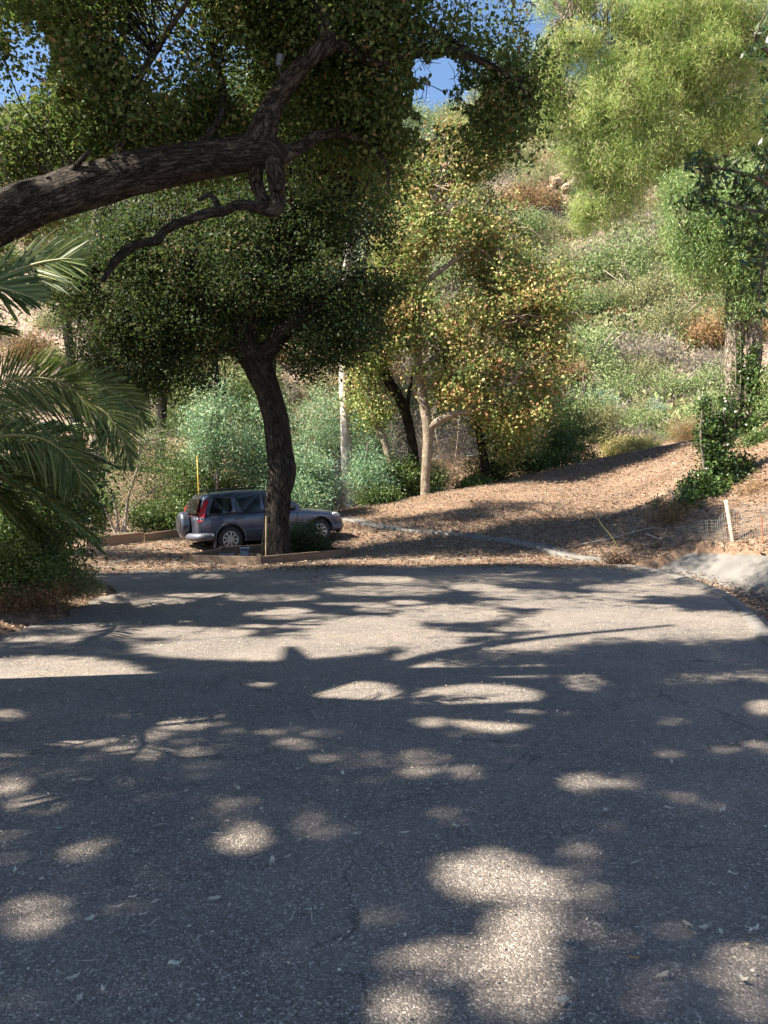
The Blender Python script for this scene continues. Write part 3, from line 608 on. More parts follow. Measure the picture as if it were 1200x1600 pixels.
for c in Cd:
    a = rng.random()*6.28; d = np.array([math.cos(a)*.13, math.sin(a)*.08-.04, -.10+.10*rng.random()]); p1 = c+d+rng.normal(0, .03, 3); p2 = p1+d*.9+rng.normal(0, .05, 3); q = catmull([c, p1, p2], 3); T1.add(q, np.linspace(.005, .0016, len(q)), 4)
    for _ in range(2): e = p1+rng.normal(0, .09, 3); T1.add([p1, (p1+e)/2+rng.normal(0, .015, 3), e], [.003, .0025, .0012], 4)
print('oak A leaves', len(L1), len(L2))
oakA = tree('oak_tree', 'leaning oak whose thick furrowed limb crosses the upper left of the view', 'tree', base, T1, M['oakbark2'], leaf_mesh('crown', LL, sz, base, tt_, aspect=.62), M['oak'])

# ---- oak in the timber planter
YB = 18.3; baseB = np.array([-2.62, YB, 0.05])
T1 = Tubes(); sk_ = []
q = limb(T1, [(429,884,YB,30),(430,862,YB,24),(433,820,YB,20),(436,770,YB,20),(440,735,YB,22),(435,690,YB,20),(429,650,YB,20),(418,610,YB,20),(404,575,YB,23),(392,545,YB,23)], 24, 8, .16, fq=1.2); sk_.append(q[40:])
for b in [[(395,560,YB,24),(385,530,YB,20),(392,500,YB,15),(410,470,YB,12),(430,440,YB,9),(440,380,YB,6)],[(405,560,YB,18),(425,540,YB-.1,15),(438,522,YB-.2,14),(460,505,YB-.3,12),(490,480,YB-.4,8),(540,440,YB-.5,5)],
          [(385,555,YB,12),(360,545,YB,7),(330,548,YB,5),(290,540,YB,4),(230,500,YB-.2,3)],[(388,530,YB,13),(360,480,YB-.1,9),(310,430,YB-.2,7),(240,400,YB-.3,4),(160,430,YB-.3,3)],[(440,420,YB,7),(480,360,YB+.2,5),(560,330,YB+.3,3)]]:
    sk_.append(limb(T1, b, 10, 6, .12))
skB = np.vstack(sk_)
bl = [pblob(370,420,YB,190,80,1.8), pblob(220,440,YB,130,90,1.5), pblob(500,420,YB,120,90,1.6), pblob(560,370,YB,85,80,1.3), pblob(440,330,YB,190,60,1.7), pblob(230,540,YB,110,45,1.1), pblob(520,520,YB,75,60,1.1),
      pblob(560,300,YB+.6,75,50,1.1), pblob(130,470,YB,45,60,.8), pblob(300,350,YB,130,45,1.3), pblob(480,570,YB,60,35,.7), pblob(250,590,YB,60,28,.6), pblob(600,420,YB,32,60,.7), pblob(200,380,YB,80,40,1.1), pblob(300,500,YB,110,60,1.3), pblob(400,250,YB+1,240,50,1.5),pblob(440,490,YB+.6,130,50,1),pblob(320,420,YB+4.6,120,70,1.8),pblob(420,400,YB+5.2,90,60,1.6),pblob(150,540,YB,55,55,.9),pblob(190,600,YB+.2,45,40,.7),pblob(300,570,YB,45,30,.8),pblob(560,500,YB,55,80,1.0),pblob(110,420,YB,50,60,.9),pblob(590,340,YB,50,60,1)]  # the hidden rear blobs are added to shade the dirt mound
C = in_blobs(bl[:]+[pblob(470,170,16.5,80,60,1.4), pblob(560,190,17.5,50,50,1.2), pblob(430,130,15.2,80,60,1.3), pblob(540,130,15.4,55,50,1.1), pblob(480,60,16,80,50,1.3)], 3500); C = C[voids(C, .9, -.14, 7)]; C = gap(C, [(360,570,34,26),(640,560,60,40),(440,650,60,60)])
L = clump_leaves(C, 85, 0.20, (1, 1, .75), .14); tn = tints(L, C, 85, .45, .42)
twigs(T1, skB, C, 0.035, .3, .1)
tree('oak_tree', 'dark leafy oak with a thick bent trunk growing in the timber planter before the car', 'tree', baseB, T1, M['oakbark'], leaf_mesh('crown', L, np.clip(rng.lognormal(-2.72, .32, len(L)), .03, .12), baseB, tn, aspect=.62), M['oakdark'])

def quick_tree(name, label, base, limbs, blobs, nc, per, rad, size, leafm, barkm, hangv=0.05, tw=.3, aspect=.55, mean=.5, spread=.45, droop=0.0, gaps=(), twr=.03, group=None, sides=10, cat='tree', names=('trunk', 'crown'), stretch=(1, 1, .8), rough=.08, vd=0):
    base = np.array(base, float); T_ = Tubes(); s = [limb(T_, b, sides if i == 0 else 6, 6, rough) for i, b in enumerate(limbs)]
    C = in_blobs([pblob(*b) for b in blobs], nc); C = gap(C, gaps)
    if vd: C = C[voids(C, vd, -.42, len(label))]
    if s and tw > 0: twigs(T_, np.vstack(s), C, twr, tw, .1)
    L = clump_leaves(C, per, rad, stretch, hangv); tn = tints(L, C, per, spread, mean)
    return tree(name, label, cat, base, T_, barkm, leaf_mesh(names[1], L, rng.uniform(size*.7, size*1.3, len(L)), base, tn, aspect=aspect, droop=droop), leafm, group, names[1], names[0])
def at_ground(px, Y): x = (px-CX)/F*Y; return (x, Y, gz(x, Y))

# ---- sycamores
b = at_ground(665, 30)
quick_tree('sycamore_tree', 'sycamore with tan sunlit trunk and yellowing leaves at the far edge of the dirt slope', b,
 [[(664,785,30,7.5),(665,745,30,7.5),(668,700,30,8),(668,665,30,8.5),(660,620,30,7.5),(654,570,30,7),(652,520,30,6.5),(648,470,30,6),(650,420,30,6),(665,350,30,4),(690,280,30,2)],
  [(668,670,30,7),(690,655,29.8,6),(715,645,29.6,5),(745,640,29.4,3),(800,600,29,2)],[(655,580,30,5),(680,560,30,4),(720,540,29.8,3),(790,500,29.5,2)],[(650,480,30,5),(620,420,30,3),(600,360,30,2)],[(652,450,30,5),(720,400,30,4),(800,350,30,2)]],
 [(650,400,30,75,80,2.0),(690,330,30,50,60,1.6),(700,520,29.6,60,50,1.4),(760,350,30.4,50,50,1.3),(620,480,29.5,50,60,1.4),(640,310,30.5,50,60,1.4),(720,240,30.6,60,50,1.4),(740,440,30,100,90,2.2),(830,480,30,70,80,2.0),(700,300,30.5,60,60,1.5),(740,240,31,55,40,1.4),(650,260,31,40,45,1.0),(600,500,30,45,60,1.2),(860,560,29.5,40,60,1.2),(740,580,29.5,100,55,1.6),(800,640,29.5,60,35,1.3),(620,560,30,40,30,1)],
 1350, 60, .28, .125, M['syc'], M['sycbark'], vd=1.3, hangv=.1, tw=.45, aspect=.8, mean=.52, spread=.6, gaps=[(615,570,28,30),(690,330,20,24),(700,480,24,16),(620,640,40,30),(700,690,50,30),(780,400,22,16),(850,440,22,18),(740,520,18,14),(810,570,20,14),(660,440,14,20),(770,470,16,22)], twr=.04)
b = at_ground(640, 32)
quick_tree('sycamore_tree', 'dark trunked sycamore leaning left behind the tan sycamore', b,
 [[(650,770,32,9),(645,700,32,8),(634,645,32,8),(618,612,32,8),(604,590,32,8),(595,550,32,6),(590,500,32,4)],[(634,650,32,5),(640,610,32,3),(645,580,32,2)]],
 [(590,520,32.5,45,50,1.4),(640,330,33,70,80,1.6),(620,450,33,60,60,1.5),(560,620,32.5,30,30,1)], 260, 50, .35, .12, M['syc'], M['oakbark'], .1, .2, .8, .35, .5)
b = at_ground(617, 31)
quick_tree('sycamore_tree', 'slender bare lower trunk slanting up left beside the white trunk', b,
 [[(622,775,31,7),(612,730,31,6),(600,690,31,6),(585,655,31,5),(578,620,31,4),(570,560,31,3)]], [(575,560,31,35,45,1),(590,640,31,25,25,.7)], 110, 50, .3, .11, M['syc'], M['sycbark'], .1, .2, .8, .4, .5)
b = at_ground(760, 33)
quick_tree('sycamore_tree', 'grey shaded trunk among low branches right of the tan sycamore', b,
 [[(760,765,33,7),(757,720,33,7),(748,670,33,6),(742,610,33,5),(750,540,33,4),(770,440,33,3)]], [(780,420,34,80,80,2),(850,470,34,50,60,1.5),(720,620,33,60,40,1.2),(800,690,32,50,30,1.2),(840,620,33,45,50,1.4)], 420, 50, .33, .12, M['syc'], M['oakbark'], .1, .3, .8, .3, .5)
# ---- eucalyptus with the white trunk
b = at_ground(542, 33.5)
quick_tree('eucalyptus_tree', 'tall eucalyptus with a smooth white trunk rising right of the car', b,
 [[(548,790,33.5,8),(543,740,33.5,9),(541,700,33.5,9),(539,640,33.5,8),(537,590,33.5,8),(540,480,33.5,8),(545,380,33.5,7),(552,260,33.5,6),(560,150,33.5,4),(570,60,33.5,3)],[(545,380,33.5,4),(590,320,33.5,3),(630,270,33.5,2)]],
 [(560,200,33.5,70,90,2),(620,270,33.5,45,60,1.4),(500,300,34,60,60,1.6),(560,60,34,60,60,1.6),(640,220,34,40,40,1.2)], 420, 60, .35, .15, M['eucfar'], M['eucbark'], .35, .3, .25, .5, .5, droop=.8, twr=.035)
# ---- blue-green young growth behind the car
sap = [(335,660,27,50,75,'tallest blue green sapling directly behind the parked car roof'),(410,690,27.5,45,70,'blue green sapling behind the bent oak trunk'),(480,735,27,45,45,'low bushy green sapling right of the oak trunk'),
       (582,690,34.5,34,75,'blue green sapling just right of the white eucalyptus trunk'),(300,740,28,55,50,'dark green sapling left of the tallest blue green one'),(575,735,30,30,45,'short blue green sapling between white and slanting trunks'),(400,620,31,60,50,'hazy far blue green sapling seen under the dark oak crown'),(450,770,26.5,60,30,'low leafy sapling over the bonnet of the car'),(510,660,35.5,60,60,'grey green sapling behind the white trunk')]
for (a, b_, Yd, rx, ry, lab) in sap:
    b = at_ground(a, Yd)
    gy_ = HY+F*(EYE-b[2])/Yd
    quick_tree('eucalyptus_sapling', lab, b, [[(a,gy_,Yd,3),(a+5,(gy_+b_)/2,Yd,2.5),(a-3,b_,Yd,2),(a,b_-ry,Yd,1)],[(a,(gy_+b_)/2+10,Yd,2),(a+rx*.5,b_,Yd,1)],[(a,(gy_+b_)/2+10,Yd,2),(a-rx*.5,b_,Yd,1)]],
      [(a,b_,Yd,rx,ry,rx*Yd/F),(a-rx*.4,b_+ry*.55,Yd,rx*.7,ry*.5,.8),(a+rx*.4,b_+ry*.5,Yd,rx*.7,ry*.5,.8)], 150, 70, .24, .10, M['euc'] if 'dark' not in lab else M['shrub'], M['twig'], .1, .4, .38, .5, .5, group='saplings behind the parked car', cat='sapling', twr=.02)

# ---- pine on the right bank
b = at_ground(1152, 30)
pl = [[(1152,640,30,8),(1152,500,30,8),(1148,350,30,8),(1132,200,30,8),(1117,60,30,8),(1112,-60,30,7),(1108,-200,30,4)],
  [(1122,180,30,6),(1060,165,29.5,5),(1000,170,29,3),(940,190,28.5,2)],[(1118,90,30,6),(1040,60,29.5,5),(960,40,29,4),(880,30,28.5,2)],[(1125,250,30,5),(1060,260,29.5,4),(990,290,29,3),(935,330,28.5,2)],[(1116,40,30,5),(1170,60,29,4),(1190,120,29,2)],[(1120,150,30,5),(1160,160,29,4),(1200,150,28.5,3)]]
pb = [(1010,130,29,100,65,1.8),(930,170,28.5,70,60,1.3),(960,250,28.5,70,50,1.2),(1040,220,29,80,50,1.4),(1080,90,29,90,60,1.6),(890,60,28.5,55,30,1),(1000,40,29,110,40,1.6),(930,320,28.5,40,28,.7),(1130,40,29,60,50,1.3),(1120,180,29,50,50,1),(860,100,28.3,28,36,.6),(1090,0,29,120,40,1.6),(900,-20,29,80,26,1.2),(1180,60,29,40,70,1),(900,230,28.4,30,40,.6),(1170,170,29,40,50,1),(1080,250,29,50,35,.8),(850,150,28.4,26,50,.6),(980,300,28.6,40,30,.6)]
quick_tree('pine_tree', 'tall pine with bright yellow green needle sprays filling the upper right', b, pl, pb, 2300, 105, .19, .21, M['pine'], M['pepbark'], .38, .5, .085, .55, .5, .9, twr=.035, gaps=[(950,20,34,12),(1100,250,30,20),(1060,300,40,20)])
# ---- pepper tree with ivy covered trunk
b = at_ground(1148, 23.5)
quick_tree('pepper_tree', 'pepper tree with pale rough trunk and drooping blue green fronds at right', b,
 [[(1146,730,23.5,17),(1147,660,23.5,15),(1148,600,23.5,14),(1147,540,23.5,14),(1150,480,23.5,16),(1150,440,23.5,13),(1145,380,23.5,9),(1120,320,23.5,5)],[(1165,705,23.3,8),(1170,640,23.3,9),(1180,560,23.2,10),(1178,510,23.2,11),(1165,465,23.3,10),(1180,400,23.2,6)],[(1150,420,23.5,6),(1100,380,23.2,3),(1060,350,23,2)]],
 [(1100,330,23.3,70,60,1.2),(1150,300,23.3,50,60,1.2),(1140,390,23.3,60,60,1.2),(1080,380,23.3,40,40,.8),(1060,290,23.3,28,40,.7),(1180,420,23,30,50,.8),(1165,470,23,35,20,.7),(1190,600,23,22,45,.6),(1185,340,23.3,40,60,1)],
 640, 80, .17, .12, M['pepper'], M['pepbark'], .38, .3, .2, .55, .5, 1.0, twr=.02, sides=14, gaps=[(1150,520,26,60)], rough=.2)
# ivy on its trunk, and the ivy mound below
C = in_blobs([pblob(1178,600,23.0,12,70,.25), pblob(1160,560,23.1,12,50,.2), pblob(1172,680,22.9,20,30,.3), pblob(1140,650,23.0,14,50,.2)], 130); L = clump_leaves(C, 26, .09)
bb = np.array(at_ground(1160, 22.9)); T_ = Tubes()
for k_ in range(4): limb(T_, [(1150+k_*7,720,23.0,1.2),(1146+k_*9,650,23.0,1.2),(1150+k_*8,580,23.0,1),(1148+k_*9,520,23.0,.8)], 4, 5, 0)
tree('ivy_vine', 'thin ivy climbing the pale pepper tree trunk', 'vine', bb, T_, M['twig'], leaf_mesh('foliage', L, .085, bb, rng.random(len(L)), aspect=.9), M['ivy'], None, 'foliage', 'stem')
b = at_ground(1105, 19.2)
quick_tree('ivy_bush', 'dark ivy mound with upright leafy shoots on the right bank', b,
 [[(1105,790,19.2,3),(1100,730,19.2,2.5),(1095,680,19.2,2),(1098,630,19.2,1)],[(1125,790,19.2,3),(1135,700,19.2,2),(1130,640,19.2,1)],[(1085,800,19.1,2),(1060,760,19.1,1)]],
 [(1100,765,19.2,36,34,.7),(1125,715,19.3,20,40,.5),(1130,660,19.4,12,40,.3),(1108,690,19.3,14,50,.3),(1145,745,19.4,34,24,.5),(1075,790,18.8,26,20,.5),(1102,650,19.2,7,40,.2),(1160,725,19.6,16,16,.3)],
 380, 38, .10, .07, M['ivy'], M['twig'], .03, .3, .85, .45, .5, twr=.012, cat='bush', names=('stems', 'foliage'))
# ---- dark broad-leaved branch from the right
T1 = Tubes(); base = np.array([7.6, 10.2, gz(7.9, 10.2)])
base = np.array([8.6, 10.6, gz(8.6, 10.6)])
sk_ = [wlimb(T1, [(8.6, 10.6, base[2]-.1, .2), (8.4, 10.5, 2.5, .17), (7.9, 10.2, 4.6, .14), (7.2, 9.8, 6.2, .10), (6.2, 9.6, 7.6, .06)]), wlimb(T1, [(7.9, 10.2, 4.4, .08), (*P(1240,310,9.7), .05), (*P(1190,280,9.5), .03), (*P(1120,262,9.3), .012), (*P(1070,258,9.2), .006)]),
       wlimb(T1, [(*P(1235,330,9.6), .04), (*P(1180,330,9.5), .02), (*P(1110,310,9.4), .008)]), wlimb(T1, [(*P(1240,300,9.6), .04), (*P(1200,380,9.5), .025), (*P(1185,470,9.5), .012)]), wlimb(T1, [(7.5, 10, 5.4, .06), (*P(1210,90,9.6), .03), (*P(1185,40,9.5), .01)])]
skR = np.vstack(sk_)
C = in_blobs([pblob(1120,250,9.3,45,22,.35), pblob(1170,290,9.4,40,45,.4), pblob(1110,305,9.3,32,16,.25), pblob(1190,380,9.5,24,70,.35), pblob(1150,350,9.4,30,25,.25), pblob(1200,470,9.5,15,40,.3), pblob(1195,50,9.5,14,40,.3), pblob(1215,200,9.6,25,120,.5),(7.0,10.2,7.0,1.6,1.4,1.2),(6.6,9.4,8.6,1.6,1.2,1.0)], 700)
C = C[(CX+F*C[:, 0]/C[:, 1] > 1060)]
C = C[~((HY-F*(C[:, 2]-EYE)/C[:, 1] < 190) & (HY-F*(C[:, 2]-EYE)/C[:, 1] > 95) & (CX+F*C[:, 0]/C[:, 1] < 1190))]
twigs(T1, skR, C, .01, .8, .05, 1.5)
L = clump_leaves(C, 20, .085, (1, 1, .5), .04)
tree('broadleaf_tree', 'broadleaf tree overhanging from the right edge with large dark pointed leaves', 'tree', base, T1, M['twig'], leaf_mesh('crown', L, rng.uniform(.09, .15, len(L)), base, rng.random(len(L)), aspect=.34, droop=.8), M['broad'])

# ---- trees at the far left, seen under the oak
b = at_ground(150, 30)
quick_tree('brown_trunk_tree', 'straight brown trunk standing behind the palm fronds at left', b, [[(152,830,30,14),(152,700,30,13),(152,600,30,12),(150,500,30,11),(148,400,30,9),(150,330,30,6)],[(150,480,30,5),(190,430,30,3)],[(149,430,30,5),(110,380,30,3)]],
 [(150,400,30,70,60,1.6),(100,470,30,25,40,.8),(190,480,30,50,50,1.2),(180,330,30.5,80,50,1.5)], 230, 60, .35, .12, M['oakdark'], M['sycbark'], .1, .3, .6, .4, .45, twr=.04)
b = at_ground(120, 40)
quick_tree('grey_trunk_tree', 'slim grey trunk leaning beside the brown one before the bare slope', b, [[(128,760,40,8),(118,640,40,8),(113,580,40,7),(106,520,40,7),(98,450,40,5),(90,350,40,3)]],
 [(100,330,40,60,40,1.8),(40,300,40,60,50,1.8),(140,280,40,60,50,1.8)], 240, 60, .45, .18, M['hgreen'], M['oakbark'], .1, .3, .6, .5, .45, twr=.05)
b = at_ground(60, 24)
quick_tree('green_tree', 'sunlit yellow green tree crown filling the left edge above the oak limb', (-9.9, 14, gz(-9.9, 14)), [[(-220,850,14,20),(-180,600,14,16),(-40,380,14,9),(20,260,14,6),(90,170,14,4)]],
 [(110,210,14,60,70,.9),(40,290,14,60,45,.9),(130,120,14,40,50,1.0),(-60,330,14,50,60,1.4)], 430, 70, .19, .07, M['oak'], M['oakbark'], .1, .3, .6, .75, .45, twr=.04, gaps=[(30,100,56,62)])
T_ = Tubes(); base = np.array([-12.2, 12.0, .2]); s3 = [wlimb(T_, [(-12.2, 12, -.1, .3), (-12, 12, 3, .26), (-11.5, 12, 6, .2), (-11, 12, 8.4, .12)]), wlimb(T_, [(-11.7, 12, 5.5, .15), (-9.5, 12.4, 7.6, .1), (-7, 13, 9.8, .05)]), wlimb(T_, [(-11.9, 12, 5, .15), (-13.5, 11.8, 7, .1), (-15.6, 12.2, 7.8, .05)])]  # unseen oak, added to shade the far asphalt
C = in_blobs(cano2, 2600); twigs(T_, np.vstack(s3), C, .03, .08, .1); L = thin(clump_leaves(C, 46, .26, (1, 1, .7)))
tree('oak_tree', 'added unseen oak out of the frame at left whose crown shades the far asphalt', 'tree', base, T_, M['oakbark'], leaf_mesh('crown', L, rng.uniform(.075, .12, len(L)), base, rng.random(len(L)), aspect=.62), M['oak'])
for (a, c, Yd, rr, hh, lab, mt) in [(250,240,42,120,90,'olive green tree behind the crown of the oak limb','holive'),(420,200,45,130,110,'hazy green tree behind the middle of the oak limb','shrub'),(330,480,40,150,70,'grey green tree half hidden behind the dark oak crown','shrub'),(540,330,44,60,120,'pale tall tree beside the white eucalyptus','eucfar')]:
    b = at_ground(a, Yd); gy_ = HY+F*(EYE-b[2])/Yd
    quick_tree('background_tree', lab, b, [[(a,gy_,Yd,8),(a+8,(gy_+c)/2,Yd,6),(a,c,Yd,4)]], [(a,c,Yd,rr,hh,rr*Yd/F*.7),(a-rr*.5,c+hh*.6,Yd,rr*.6,hh*.5,1.8),(a+rr*.4,c+hh*.5,Yd,rr*.6,hh*.6,1.8)], 420, 60, .55, .2, M[mt], M['oakbark'], .15, .05, .5, .5, .45, twr=.05, group='trees between the oaks and the hillside')
# ---- bush left behind the palm and the ravine brush
b = at_ground(200, 22.5)
quick_tree('open_bush', 'open branching bush with bare arching stems behind the palm', b, [[(185,832,22.5,2.5),(180,790,22.5,2),(165,760,22.5,1.5),(150,735,22.5,1)],[(195,832,22.5,2.5),(200,780,22.5,2),(215,730,22.5,1.5),(218,690,22.5,1)],[(190,832,22.5,2),(200,800,22.5,1.5),(235,770,22.5,1)],[(180,832,22.5,2),(160,790,22.3,1.5),(130,770,22.3,1)]],
 [(200,700,22.6,50,50,1),(240,760,23,40,45,1),(170,760,22.6,30,40,.7),(260,700,24,40,50,1)], 260, 42, .18, .07, M['shrub'], M['deadtwig'], .06, .5, .4, .5, .5, twr=.012, cat='bush', names=('stems', 'foliage'))
rav = [(620,740,31,40,30,'shrub','leafy green shrub at the foot of the sycamores'),(660,745,31.5,40,22,'hgreen','bright green low shrub right behind the sycamore base'),(700,720,34,60,50,'hbrown','dark brown thicket under the sycamores'),(600,700,36,50,60,'hgrey','grey twiggy thicket between the slanting trunks'),
       (770,730,34,50,32,'ivy','dark bush right of the sycamore trunk'),(830,720,34.5,50,30,'shrub','green bush at the lower right of the sycamore crown'),(900,680,37,42,46,'shrub','dark rounded bush at the upper corner of the dirt slope'),(870,690,35,30,36,'ivy','small dark bush left of the rounded one'),
       (70,730,12.5,100,80,'ivy','dark shadowy bush filling the space behind the palm fronds'),  # dark bush added to stand in for the shaded inside of the palm
       (510,770,28,60,22,'hgrey','pile of dry grey brush behind the car bonnet'),(250,800,27,60,26,'shrub','green bush behind the spare wheel'),(130,780,26,60,40,'shrub','dark bush in the gap under the palm fronds'),(380,770,28,60,36,'shrub','green undergrowth behind the car windows'),
       (985,700,39,44,16,'hstraw','clump of tall yellow grass beside the path'),(1075,668,41,36,18,'hbrown','dark brown dry bush at the top of the path'),(1010,690,40,26,28,'hgrey','pale dead bush above the yellow grass'),(940,660,44,34,34,'holive','olive bush left of the turquoise ones'),
       (700,650,40,60,60,'hgrey','grey brush far behind the sycamores'),(640,700,40,70,60,'hgrey','dark twiggy brush behind the leaning trunks'),(800,660,42,60,60,'holive','olive brush behind the sycamore crown'),(740,760,32,25,12,'shrub','little green shrub at the slope edge'),(1160,745,20.3,36,20,'hbrown','dead brown brush lying on the right bank above the fence'),(1195,700,21.5,26,22,'shrub','small green bush on the bank at the right edge'),(1060,812,18.6,34,13,'hbrown','low brown dead brush at the foot of the ivy mound'),(1185,790,18.2,26,10,'hbrown','little brown brush clump behind the wire fence'),(590,775,29.5,30,14,'shrub','low green shrub beside the strip')]  # growth on the right bank is added to darken it in place of shade
for (a, c, Yd, rr, hh, mt, lab) in rav:
    b = at_ground(a, Yd); gy_ = HY+F*(EYE-b[2])/Yd
    quick_tree('bush', lab, b, [[(a,gy_,Yd,1.5),(a+rr*.2,(gy_+c)/2,Yd,1.2),(a+rr*.3,c,Yd,.6)],[(a,gy_,Yd,1.5),(a-rr*.2,(gy_+c)/2,Yd,1.2),(a-rr*.4,c,Yd,.6)]],
      [(a,c,Yd,rr,hh,rr*Yd/F*.7),(a,(c+gy_)/2,Yd,rr*.8,abs(gy_-c)*.5+hh*.3,rr*Yd/F*.5)], 170, 55, .2, .11 if mt != 'hstraw' else .35, M[mt], M['deadtwig'], .06, .4, .35 if mt not in ('hgrey', 'hstraw', 'hbrown') else .1, .5, .5, twr=.014, cat='bush', names=('stems', 'foliage'), droop=-.8 if mt == 'hstraw' else 0)

# ================================================================ hillside scrub: shared meshes, one object each
def scrub_mesh(seed, n, asp, size, jag=.35):
    r = np.random.default_rng(seed); m = 70
    d = unit(r.normal(size=(m, 3))); d[:, 2] = np.abs(d[:, 2]); cc = d*(r.random(m)**.4)[:, None]*np.array([1, 1, .75])*(1-jag*r.random(m))[:, None]
    C_ = np.repeat(cc, n//m, 0); C_ = C_+r.normal(size=C_.shape)*.12; base_t = np.repeat(r.normal(.5, .22, m), n//m); k = C_[:, 2] > -.05
    C_ = C_[k]; t_ = np.clip(base_t[k]+r.normal(0, .2, k.sum()), 0, 1)
    return leaf_mesh('foliage', C_, r.uniform(size*.6, size*1.4, len(C_)), (0, 0, 0), t_, aspect=asp)
def stem_mesh():
    T_ = Tubes()
    for k_ in range(9):
        a = rng.random()*6.28; e = rng.uniform(.4, .8); T_.add(catmull([(0, 0, -.25), (math.cos(a)*.2, math.sin(a)*.2, .25), (math.cos(a)*e, math.sin(a)*e, .5+.2*rng.random())], 3), np.linspace(.03, .006, 7), 4)
    V = np.vstack(T_.V); return mesh_np('stems', V, np.vstack(T_.Q))
kinds = {'hgreen': ('bright green scrub bush', .5), 'holive': ('olive yellow scrub bush', .4), 'hgrey': ('grey leafless scrub bush', .12), 'hteal': ('turquoise blue scrub bush', .4), 'hbrown': ('rusty brown scrub bush', .2), 'shrub': ('dark green scrub bush', .5)}
SM = {}
for i, (kk, (nm, asp)) in enumerate(kinds.items()):
    SM[kk] = []
    for v in range(3):
        me = scrub_mesh(100+i*10+v, 7000, asp, .048 if asp > .2 else .10); me.materials.append(M[kk]); SM[kk].append(me)
STM = stem_mesh(); STM.materials.append(M['deadtwig'])
def put_scrub(kk, x, y, r, label, hz=1.0, group='scrub bushes on the hillside'):
    z = float(H(np.array([x]), np.array([y]))[0])
    t = thing('scrub_bush', label, 'bush', (x, y, z-.1*r), group, rng.random()*6.28)
    f = bpy.data.objects.new('foliage', random.choice(SM[kk])); COL.objects.link(f); f.parent = t; f.scale = (r, r, r*hz)
    s = bpy.data.objects.new('stems', STM); COL.objects.link(s); s.parent = t; s.scale = (r, r, r*hz)
# traced ones: px, py(centre), Y, r m
traced = [('hteal',935,625,50,1.9,'large turquoise blue bush above the grass clump'),('hteal',1015,640,48,1.5,'smaller turquoise bush right of the large one'),('hgreen',960,400,74,5.2,'biggest bright green bush high on the slope'),('hgreen',900,470,70,3.4,'green bush below and left of the biggest one'),
 ('hgrey',1010,545,60,3.2,'grey bush with dead branches in the middle of the slope'),('holive',1050,495,62,3.4,'olive bush above the grey dead branches'),('hgreen',1050,600,50,2.6,'green bush just above the path end'),('hgreen',1120,590,50,2.2,'green bush left of the pepper trunk'),
 ('shrub',940,470,68,2.6,'dark green bush on the slope beneath the big bright one'),('holive',850,270,104,4.0,'olive mound on the crest left of the pale rocks'),('hgrey',940,320,92,4.2,'purple grey brush below the pale rocks'),('holive',1000,640,52,2,'low olive bush behind the smaller turquoise one'),
 ('hbrown',50,545,50,2.2,'rusty brown bush on the bare slope at left'),('holive',95,560,50,1.6,'olive tuft beside the rusty bush at left'),('hgrey',85,455,60,2.4,'grey brush at the top of the bare slope'),('hgreen',1080,420,70,3,'green bush under the pine at right'),('hgrey',1060,350,84,4.5,'grey purple brush under the pine crown'),('shrub',920,300,95,3,'dark green bush right of the pale rocks')]
TRC = []
def ray_ground(px, py, y0=44, y1=190):
    ys = np.linspace(y0, y1, 300); xs = (px-CX)/F*ys; zs = EYE+ys*(HY-py)/F; h = H(xs, ys); k = np.where(h >= zs)[0]
    return (xs[k[0]], ys[k[0]]) if len(k) else None
for kk, a, c, Yd, r, lab in traced:
    h_ = ray_ground(a, c+r*.35*F/Yd)
    if h_ is None: continue
    r2 = r*h_[1]/Yd; put_scrub(kk, h_[0], h_[1], r2, lab, 1.15); TRC.append((h_[0], h_[1], r2))
ZONES = [(60,470,'on the bare slope at far left'),(60,640,'low behind the palm fronds'),(250,600,'behind the left edge of the dark oak crown'),(330,250,'seen through the leaning oak leaves'),(450,620,'under the dark oak crown by its trunk'),(560,250,'behind the tall eucalyptus top'),
 (700,250,'behind the yellow sycamore top'),(650,450,'behind the sycamore crown'),(620,640,'behind the sycamore trunks'),(800,240,'on the crest below the middle of the ridge'),(860,340,'just below the pale rocks'),(940,300,'on the slope under the pine tips'),(860,460,'by the right edge of the sycamore crown'),(960,430,'around the big bright green bush'),(1050,380,'under the pine crown'),
 (1000,520,'around the grey dead branches'),(900,570,'above the turquoise bushes'),(1000,620,'around the turquoise bushes'),(1090,480,'left of the upper pepper trunk'),(1090,600,'above the end of the path'),(1190,450,'behind the pepper tree'),(1150,280,'behind the pine trunk'),(920,660,'at the foot of the slope by the path')]
cnt = 0; pts_ = list(TRC)
